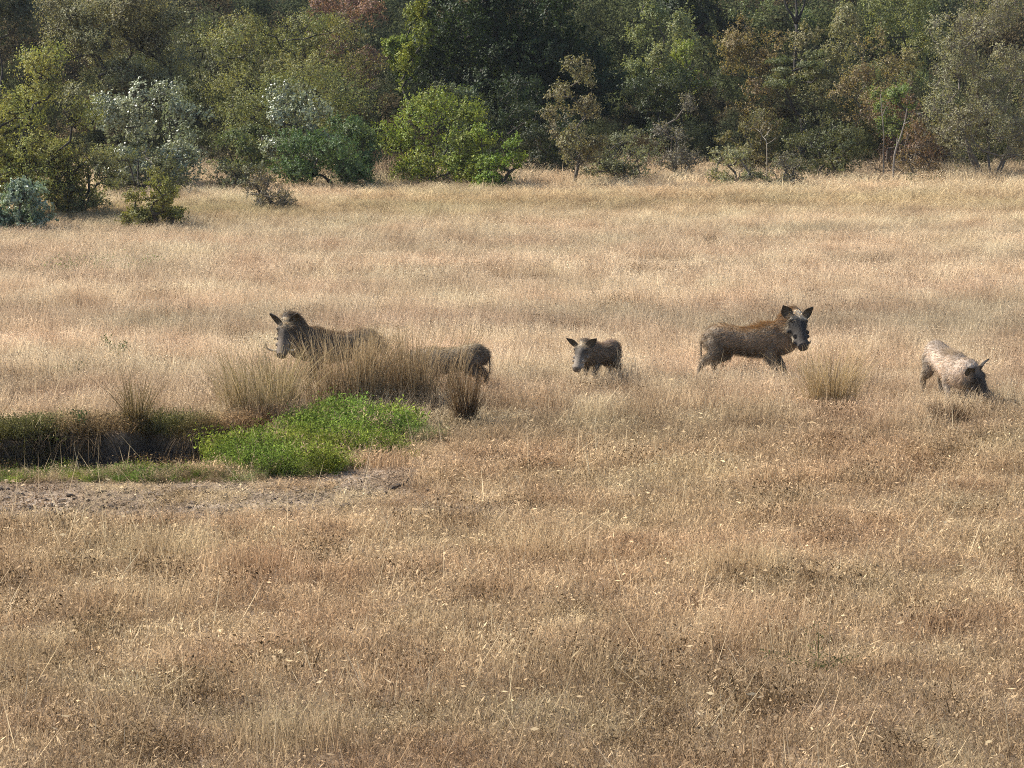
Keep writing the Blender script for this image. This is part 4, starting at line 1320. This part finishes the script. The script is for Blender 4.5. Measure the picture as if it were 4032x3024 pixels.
G_OLIVE = (0.115, 0.115, 0.050); G_YEL = (0.190, 0.195, 0.062); G_DARK = (0.035, 0.052, 0.022); G_SILV = (0.122, 0.135, 0.088)
G_GREY = (0.120, 0.115, 0.080); G_BRT = (0.140, 0.172, 0.036); G_RUST = (0.165, 0.105, 0.050); G_SAGE = (0.150, 0.170, 0.085); G_MAR = (0.130, 0.080, 0.062)
S, T = 'shrub', 'tree'
# left group
plant('feathery_shrub', S, 'tall yellow-green feathery shrub with a dark stem at the left edge', -90, 225, 92, 70.5, G_YEL, (0.035, 0.03, 0.027), 0.15, 5, seed=1, lobes=18, cover=1.1, leaf=0.042, twig=0.9, stem_r=0.085)
plant('feathery_shrub', S, 'low olive sweeping shrub right of the yellow-green feathery shrub', 60, 285, 285, 71.5, G_OLIVE, (0.06, 0.052, 0.045), 0.05, 4, seed=2, lobes=10, cover=1.0, leaf=0.04, twig=1.2)
plant('leafy_bush', S, 'low pale blue-green bush in the lower left corner of the trees', -50, 118, 385, 67.0, (0.135, 0.175, 0.115), (0.09, 0.08, 0.07), 0.04, 5, seed=3, lobes=11, cover=1.6, leaf=0.06, mat=M_SILVER)
plant('olive_bush', S, 'small round olive bush alone in front of the left trees', 272, 432, 370, 67.5, (0.135, 0.140, 0.045), (0.06, 0.05, 0.042), 0.03, 5, seed=4, lobes=12, cover=1.6, leaf=0.04, twig=0.8)
plant('silver_shrub', S, 'large silvery shrub with glinting leaves right of the feathery shrub', 205, 470, 158, 78.0, G_SILV, (0.055, 0.048, 0.042), 0.06, 8, seed=5, lobes=18, cover=0.95, leaf=0.062, mat=M_SILVER, twig=0.9, stem_spread=0.4, stem_r=0.032)
plant('silver_shrub', S, 'smaller silvery shrub above the dark green bush', 535, 735, 185, 80.0, G_SILV, (0.055, 0.048, 0.042), 0.15, 5, seed=6, lobes=11, cover=0.85, leaf=0.062, mat=M_SILVER, twig=0.6)
plant('olive_bush', S, 'dark leafy shrub tucked between the two silvery shrubs', 455, 610, 268, 81.0, (0.075, 0.090, 0.042), seed=7, base=0.08, cover=1.3)
plant('dead_bush', S, 'dim grey-brown twiggy bush in the grass below the silvery shrubs', 525, 660, 372, 72.0, (0.085, 0.075, 0.05), (0.13, 0.11, 0.09), 0.03, 5, seed=8, lobes=9, cover=0.9, twig=1.6, leaf=0.035)
plant('thorn_tree', T, 'grey-olive thorn tree with feathery crown behind the large silvery shrub', 70, 440, -60, 88.0, (0.125, 0.120, 0.070), (0.05, 0.043, 0.037), 0.22, 3, seed=9, lobes=18, cover=1.1, leaf=0.05, twig=1.0, stem_r=0.11, ntar=420)
plant('thorn_tree', T, 'olive round-topped thorn tree left of the big dark tree', 420, 860, -8, 90.0, (0.125, 0.125, 0.050), (0.05, 0.043, 0.037), 0.15, 2, seed=10, lobes=20, cover=1.1, leaf=0.05, twig=0.8, stem_r=0.12, ntar=420)
plant('thorn_tree', T, 'lower olive-green thorn tree in front of the round-topped one', 440, 850, 118, 84.5, (0.110, 0.115, 0.046), (0.05, 0.043, 0.037), 0.1, 3, seed=11, lobes=18, cover=1.05, leaf=0.048, twig=0.7, stem_r=0.1)
plant('thorn_tree', T, 'dark grey leafy tree in the top left corner', -120, 130, -160, 96.0, (0.070, 0.078, 0.055), (0.04, 0.035, 0.03), 0.3, 2, seed=12, lobes=12, cover=1.0, leaf=0.06)
plant('thorn_tree', T, 'dim olive tree filling the gap above the small silvery shrub', 250, 560, 40, 93.0, (0.085, 0.092, 0.048), (0.04, 0.035, 0.03), 0.1, 3, seed=13, lobes=14, cover=1.1, leaf=0.055)
plant('maroon_bush', S, 'dusky maroon bush high up left of the big dark tree', 640, 850, -40, 104.0, G_MAR, seed=14, base=0.1, cover=1.1, leaf=0.06)
plant('low_bush', S, 'low dull green bush filling the foot of the large silvery shrub', 225, 420, 318, 75.5, (0.075, 0.078, 0.040), (0.07, 0.06, 0.05), 0.03, 5, seed=44, lobes=9, cover=1.0, leaf=0.045, twig=1.0)
plant('low_bush', S, 'low grey-green bush between the large silvery shrub and the dark green bush', 430, 600, 325, 77.0, (0.085, 0.088, 0.050), (0.08, 0.07, 0.06), 0.03, 5, seed=45, lobes=9, cover=1.0, leaf=0.045, twig=1.0)
# centre
plant('green_bush', S, 'dense dark green bush left of the bright yellow-green shrub', 600, 862, 236, 77.5, (0.050, 0.075, 0.030), (0.04, 0.035, 0.03), 0.03, 6, seed=15, lobes=13, cover=1.5, leaf=0.05)
plant('bright_shrub', S, 'bright yellow-green shrub at the foot of the big dark tree', 800, 1085, 196, 78.3, G_BRT, (0.05, 0.045, 0.035), 0.05, 5, seed=16, lobes=13, cover=1.1, leaf=0.052, twig=0.6)
plant('bright_shrub', S, 'smaller bright green shrub right of the bright yellow-green shrub', 1000, 1160, 272, 77.2, (0.115, 0.165, 0.030), (0.05, 0.045, 0.035), 0.03, 4, seed=17, lobes=9, cover=1.0, leaf=0.05, twig=0.6)
plant('big_tree', T, 'big dark green tree rising out of the frame in the centre', 815, 1365, -230, 90.0, (0.030, 0.046, 0.018), (0.03, 0.026, 0.023), 0.06, 3, seed=18, lobes=34, cover=1.5, leaf=0.075, sigma=0.26, stem_r=0.22, stem_spread=0.35, ntar=420)
plant('big_tree_lit_side', T, 'added yellow-green foliage standing in for the sunlit left side of the big dark tree', 825, 950, -60, 87.0, (0.145, 0.170, 0.038), (0.05, 0.045, 0.035), 0.35, 1, seed=19, lobes=8, cover=0.9, leaf=0.055, stem_r=0.07)  # extra brighter foliage paints the sunlit left side of the big tree
plant('shade_shrub', S, 'grey-green shrub in the shade under the big dark tree', 925, 1050, 168, 82.0, (0.070, 0.085, 0.045), seed=20, base=0.1, cover=1.1, leaf=0.055)
plant('shade_shrub', S, 'dark shrub around the trunks of the big dark tree', 1020, 1230, 170, 85.0, (0.035, 0.048, 0.022), seed=21, base=0.05, cover=1.3, leaf=0.055)
plant('shade_shrub', S, 'dark undergrowth between the slender tree and the bright shrubs', 1110, 1290, 240, 81.5, (0.040, 0.050, 0.025), seed=22, base=0.03, cover=1.2, leaf=0.05)
plant('slender_tree', T, 'slender grey-brown upright tree standing before the big dark tree', 1165, 1312, 112, 78.2, (0.120, 0.110, 0.062), (0.10, 0.085, 0.07), 0.16, 2, seed=23, lobes=14, cover=0.75, leaf=0.045, shape='column', twig=1.2, stem_r=0.04, stem_spread=0.06)
plant('grey_bush', S, 'grey-green bush right of the slender tree', 1262, 1435, 268, 79.5, (0.100, 0.105, 0.060), (0.09, 0.08, 0.07), 0.05, 6, seed=24, lobes=11, cover=1.05, leaf=0.045, twig=1.0)
plant('twiggy_shrub', S, 'grey twiggy shrub right of the grey-green bush', 1405, 1530, 185, 80.5, (0.105, 0.098, 0.075), (0.15, 0.13, 0.11), 0.05, 6, seed=25, lobes=9, cover=0.5, leaf=0.04, twig=2.0)
plant('dark_tree', T, 'dark round tree right of the big dark tree', 1325, 1575, 125, 86.0, (0.045, 0.058, 0.026), (0.03, 0.026, 0.023), 0.08, 3, seed=26, lobes=14, cover=1.2, leaf=0.055)
plant('sage_tree', T, 'pale sage-green tree rising right behind the big dark tree', 1325, 1520, -70, 97.0, (0.160, 0.180, 0.085), (0.06, 0.05, 0.045), 0.1, 2, seed=27, lobes=12, cover=1.1, leaf=0.06)
plant('dark_tree', T, 'dark tree at the top right of the pale sage tree', 1425, 1640, -130, 103.0, (0.038, 0.052, 0.028), (0.03, 0.026, 0.023), 0.35, 2, seed=28, lobes=13, cover=1.3, leaf=0.07, stem_r=0.12)
plant('bright_shrub', S, 'small bright green shrub behind the dark round tree', 1425, 1530, 88, 94.0, (0.165, 0.205, 0.045), seed=29, base=0.1, cover=1.1)
# right
plant('rusty_tree', T, 'rust-tinged tree left of the flat-topped thorn tree', 1515, 1725, 40, 87.5, (0.136, 0.108, 0.054), (0.07, 0.06, 0.05), 0.08, 3, seed=30, lobes=15, cover=1.1, leaf=0.048, twig=0.8)
plant('flat_thorn_tree', T, 'dark flat-topped thorn tree among the rusty trees', 1630, 1815, 95, 83.0, (0.075, 0.082, 0.040), (0.035, 0.03, 0.027), 0.5, 2, seed=31, lobes=12, cover=1.2, leaf=0.045, shape='flat', flat=0.5, stem_r=0.07)
plant('rusty_tree', T, 'rust-brown tree right of the flat-topped thorn tree', 1770, 1985, 45, 86.0, (0.128, 0.104, 0.052), (0.08, 0.07, 0.06), 0.08, 3, seed=32, lobes=15, cover=1.0, leaf=0.048, twig=1.0)
plant('dark_bush', S, 'dark olive bush below the flat-topped thorn tree', 1660, 1865, 238, 80.0, (0.065, 0.070, 0.034), (0.04, 0.035, 0.03), 0.04, 5, seed=33, lobes=12, cover=1.2, leaf=0.045)
plant('olive_bush', S, 'olive bush with brown tips between the dark trees on the right', 1540, 1680, 215, 81.5, (0.100, 0.090, 0.045), seed=34, base=0.05, cover=1.0, leaf=0.045, twig=0.9)
plant('low_bush', S, 'low pale green bush at the field edge under the dark trees', 1515, 1660, 310, 78.0, (0.135, 0.135, 0.075), (0.13, 0.11, 0.09), 0.04, 5, seed=35, cover=0.8, leaf=0.042, twig=1.1)
plant('low_bush', S, 'low grey bush at the field edge left of the dark olive bush', 1640, 1735, 322, 77.6, (0.095, 0.090, 0.065), (0.12, 0.105, 0.09), 0.04, 5, seed=36, cover=0.8, leaf=0.04, twig=1.2)
plant('maroon_bush', S, 'reddish-brown shrub behind the leaning dead trunk', 1850, 2030, 170, 83.5, (0.135, 0.090, 0.062), (0.10, 0.08, 0.07), 0.05, 5, seed=37, lobes=12, cover=0.9, leaf=0.045, twig=1.2)
plant('bright_shrub', S, 'small fresh green shrub among the reddish-brown shrubs', 1868, 1968, 178, 81.8, (0.105, 0.130, 0.045), seed=38, base=0.3, cover=0.9)
plant('rusty_bush', S, 'low rusty shrub at the field edge right of the leaning dead trunk', 1905, 2060, 255, 80.0, (0.145, 0.105, 0.060), (0.12, 0.10, 0.08), 0.03, 6, seed=39, cover=0.8, leaf=0.04, twig=1.4)
plant('twiggy_tree', T, 'tall grey-green twiggy tree at the right edge', 1975, 2290, -60, 80.5, (0.135, 0.130, 0.078), (0.17, 0.15, 0.13), 0.12, 8, seed=40, lobes=20, cover=0.85, leaf=0.042, twig=1.5, stem_spread=0.3, stem_r=0.05, ntar=420)
plant('sage_tree', T, 'soft green tree high between the rust-brown tree and the right edge', 1830, 2060, -70, 93.0, (0.125, 0.135, 0.060), (0.06, 0.05, 0.045), 0.1, 3, seed=41, lobes=14, cover=1.1, leaf=0.055)
plant('sage_tree', T, 'grey-green tree at the top between the forked trunk and the rust-brown tree', 1700, 1900, -40, 99.0, (0.125, 0.120, 0.065), (0.06, 0.05, 0.045), 0.05, 3, seed=42, lobes=13, cover=1.1, leaf=0.06)
plant('sage_tree', T, 'olive tree behind the forked trunk', 1560, 1760, -30, 112.0, (0.120, 0.140, 0.065), (0.06, 0.05, 0.045), 0.05, 3, seed=43, lobes=13, cover=1.2, leaf=0.065)


def bare_tree(name, label, d, paths, c, r0):
    """paths: polylines in the 2212 wide picture rows and columns, first point at the foot"""
    d = d * (0.962 if d < 74 else 0.992)
    X0 = (paths[0][0][0] * M_PX - 2016) * d / (F * cT); z0 = float(H(X0, d))
    t = thing(name, (X0, d, z0), label, 'tree')
    rng = np.random.default_rng(int(paths[0][0][0]))
    for i, P in enumerate(paths):
        pts = []
        for j, (x, y) in enumerate(P):
            ang = -PITCH + math.atan((1512 - y * M_PX) / F)
            pts.append(np.array([(x * M_PX - 2016) * d / (F * cT) - X0, rng.normal(0, 0.10) * (j > 0), CAM[2] + d * math.tan(ang) - z0]))
        if i == 0: pts[0][2] = -0.05
        rr = np.linspace(r0 if i == 0 else r0 * 0.6, r0 * (0.45 if i == 0 else 0.18), len(pts))
        B = Acc(); B.field = []
        tube(B, pts, list(rr), 8, 3)
        nm = 'trunk' if i == 0 else 'branch'
        link(nm, B.mesh(nm, {}, smooth=True), M_BARK, t, c)
    return t


bare_tree('dead_sapling', 'small bare pale sapling before the dark trees on the right', 79.0, [[(1652, 338), (1651, 312), (1645, 298), (1637, 285)], [(1637, 285), (1641, 272), (1648, 262)], [(1637, 285), (1628, 278)], [(1651, 312), (1664, 303), (1671, 297)], [(1645, 298), (1658, 284), (1662, 274), (1655, 264)]], (0.36, 0.32, 0.26), 0.013)
bare_tree('thin_trunk', 'thin straight grey trunk left of the leaning dead trunk', 79.6, [[(1904, 372), (1903, 330), (1902, 290), (1899, 250), (1896, 205)], [(1899, 250), (1906, 232), (1915, 215)]], (0.19, 0.165, 0.14), 0.019)
bare_tree('leaning_dead_trunk', 'leaning pale dead trunk before the reddish-brown shrubs', 79.2, [[(1923, 372), (1926, 335), (1937, 300), (1946, 268), (1951, 235)], [(1930, 318), (1931, 300), (1932, 288)], [(1946, 268), (1955, 262)]], (0.25, 0.22, 0.19), 0.025)
bare_tree('forked_tree', 'dark forked tree trunk at the top between the rusty trees', 100.0, [[(1711, 240), (1712, 120), (1713, 68), (1711, 50)], [(1711, 50), (1702, 32), (1690, 14), (1680, -30)], [(1711, 50), (1713, 25), (1712, 0), (1715, -40)], [(1711, 55), (1722, 28), (1730, 5), (1733, -40)]], (0.035, 0.03, 0.027), 0.085)


# the wood behind, one mass seen only through gaps
def build_far_wood():
    rng = np.random.default_rng(77)
    src = bpy.data.collections.new('far_wood_sources')
    mats = []
    for j in range(4):
        m, nt, N, L = new_mat('far_foliage')
        a = N.new('ShaderNodeAttribute'); a.attribute_type = 'INSTANCER'; a.attribute_name = 'tint'
        leafy_shader(nt, rnd_scaled(nt, a.outputs['Color'], 'rnd', 0.6, 1.4), 0.28)
        trunk, br, tw, lv = tree_geometry(np.random.default_rng(300 + j), 5.0, 5.0, 0.3, 3, 200, 18, 9000, 0.12, 0.34, stem_r=0.12)
        A = Acc()
        A.add(lv[0], lv[1], rnd=lv[2])
        for tr in trunk:
            A.add(tr[0], tr[1], rnd=np.zeros(len(tr[0])))
        A.add(br[0], br[1], rnd=np.zeros(len(br[0])))
        me = A.mesh('far_tree', {'rnd': 'FLOAT'}); me.materials.append(m)
        o = bpy.data.objects.new('far_tree_%02d' % j, me); src.objects.link(o)
    x = []; y = []
    for d0, gap in ((83.0, 1.0), (84.8, 1.0), (86.5, 1.1), (88.5, 1.1), (91, 1.2), (95, 1.4), (100, 1.5), (104, 1.6), (108, 1.7), (110, 1.9), (114, 2.0), (118, 2.0), (122, 2.1), (127, 2.2), (133, 2.3), (140, 2.4), (147, 3.2), (155, 3.6), (120, 3.6), (131, 4), (146, 4.6), (168, 5.5), (200, 7), (250, 9), (320, 12), (420, 16), (560, 20), (760, 26)):
        hw = 0.19 * d0 + 10
        n = int(2 * hw / gap)
        xx = np.linspace(-hw, hw, n) + rng.normal(0, gap * 0.25, n)
        x.append(xx); y.append(d0 + rng.normal(0, gap * 0.4, n))
    x = np.concatenate(x); y = np.concatenate(y); n = len(x)
    s = (0.75 + 0.5 * rng.random(n)) * np.clip(y / 160, 0.85, 1.6)
    s = np.where(y < 109, 0.28 + 0.22 * rng.random(n), np.where(y < 143, 0.60 + 0.40 * rng.random(n), s))
    s = np.where(y < 85.5, 0.16 + 0.16 * rng.random(n), s)
    # the bush thins out in a view line to the far hills at the left
    th = x / y
    gap = (np.abs(th + 0.132) < 0.0075) & (y < 170)
    s = np.where(gap, s * 0.55, s)
    pal = np.array([(0.09, 0.10, 0.048), (0.105, 0.105, 0.06), (0.13, 0.105, 0.06), (0.07, 0.082, 0.045), (0.12, 0.135, 0.06)])
    tn = pal[rng.integers(0, 5, n)] * (0.8 + 0.4 * rng.random((n, 1)))
    scatter('far_wood', np.stack([x, y, H(x, y)], 1), np.stack([0 * x, 0 * x, rng.random(n) * 6.283], 1), np.stack([s, s, s], 1), rng.integers(0, 4, n), tn, src,
            label='mass of far bush and trees seen through gaps behind the front trees')


build_far_wood()


# ------------------------------------------------------------------ the air
def build_haze():
    x0, x1, y0, y1, z0, z1 = -5200, 5200, -90, 6200, -2.5, 140
    V = [(x, y, z) for z in (z0, z1) for y in (y0, y1) for x in (x0, x1)]
    Q = [(0, 2, 3, 1), (4, 5, 7, 6), (0, 1, 5, 4), (2, 6, 7, 3), (0, 4, 6, 2), (1, 3, 7, 5)]
    m, nt, N, L = new_mat('thin_blue_haze')
    out = N.new('ShaderNodeOutputMaterial'); v = N.new('ShaderNodeVolumePrincipled')
    v.inputs['Color'].default_value = (0.80, 0.88, 1.0, 1)
    v.inputs['Density'].default_value = 0.00017
    L.new(v.outputs[0], out.inputs['Volume'])
    o = link('haze', make_mesh('haze', V, quads=Q), m)
    o['kind'] = 'stuff'
    o['label'] = 'thin bluish haze in the air over the bush'


build_haze()
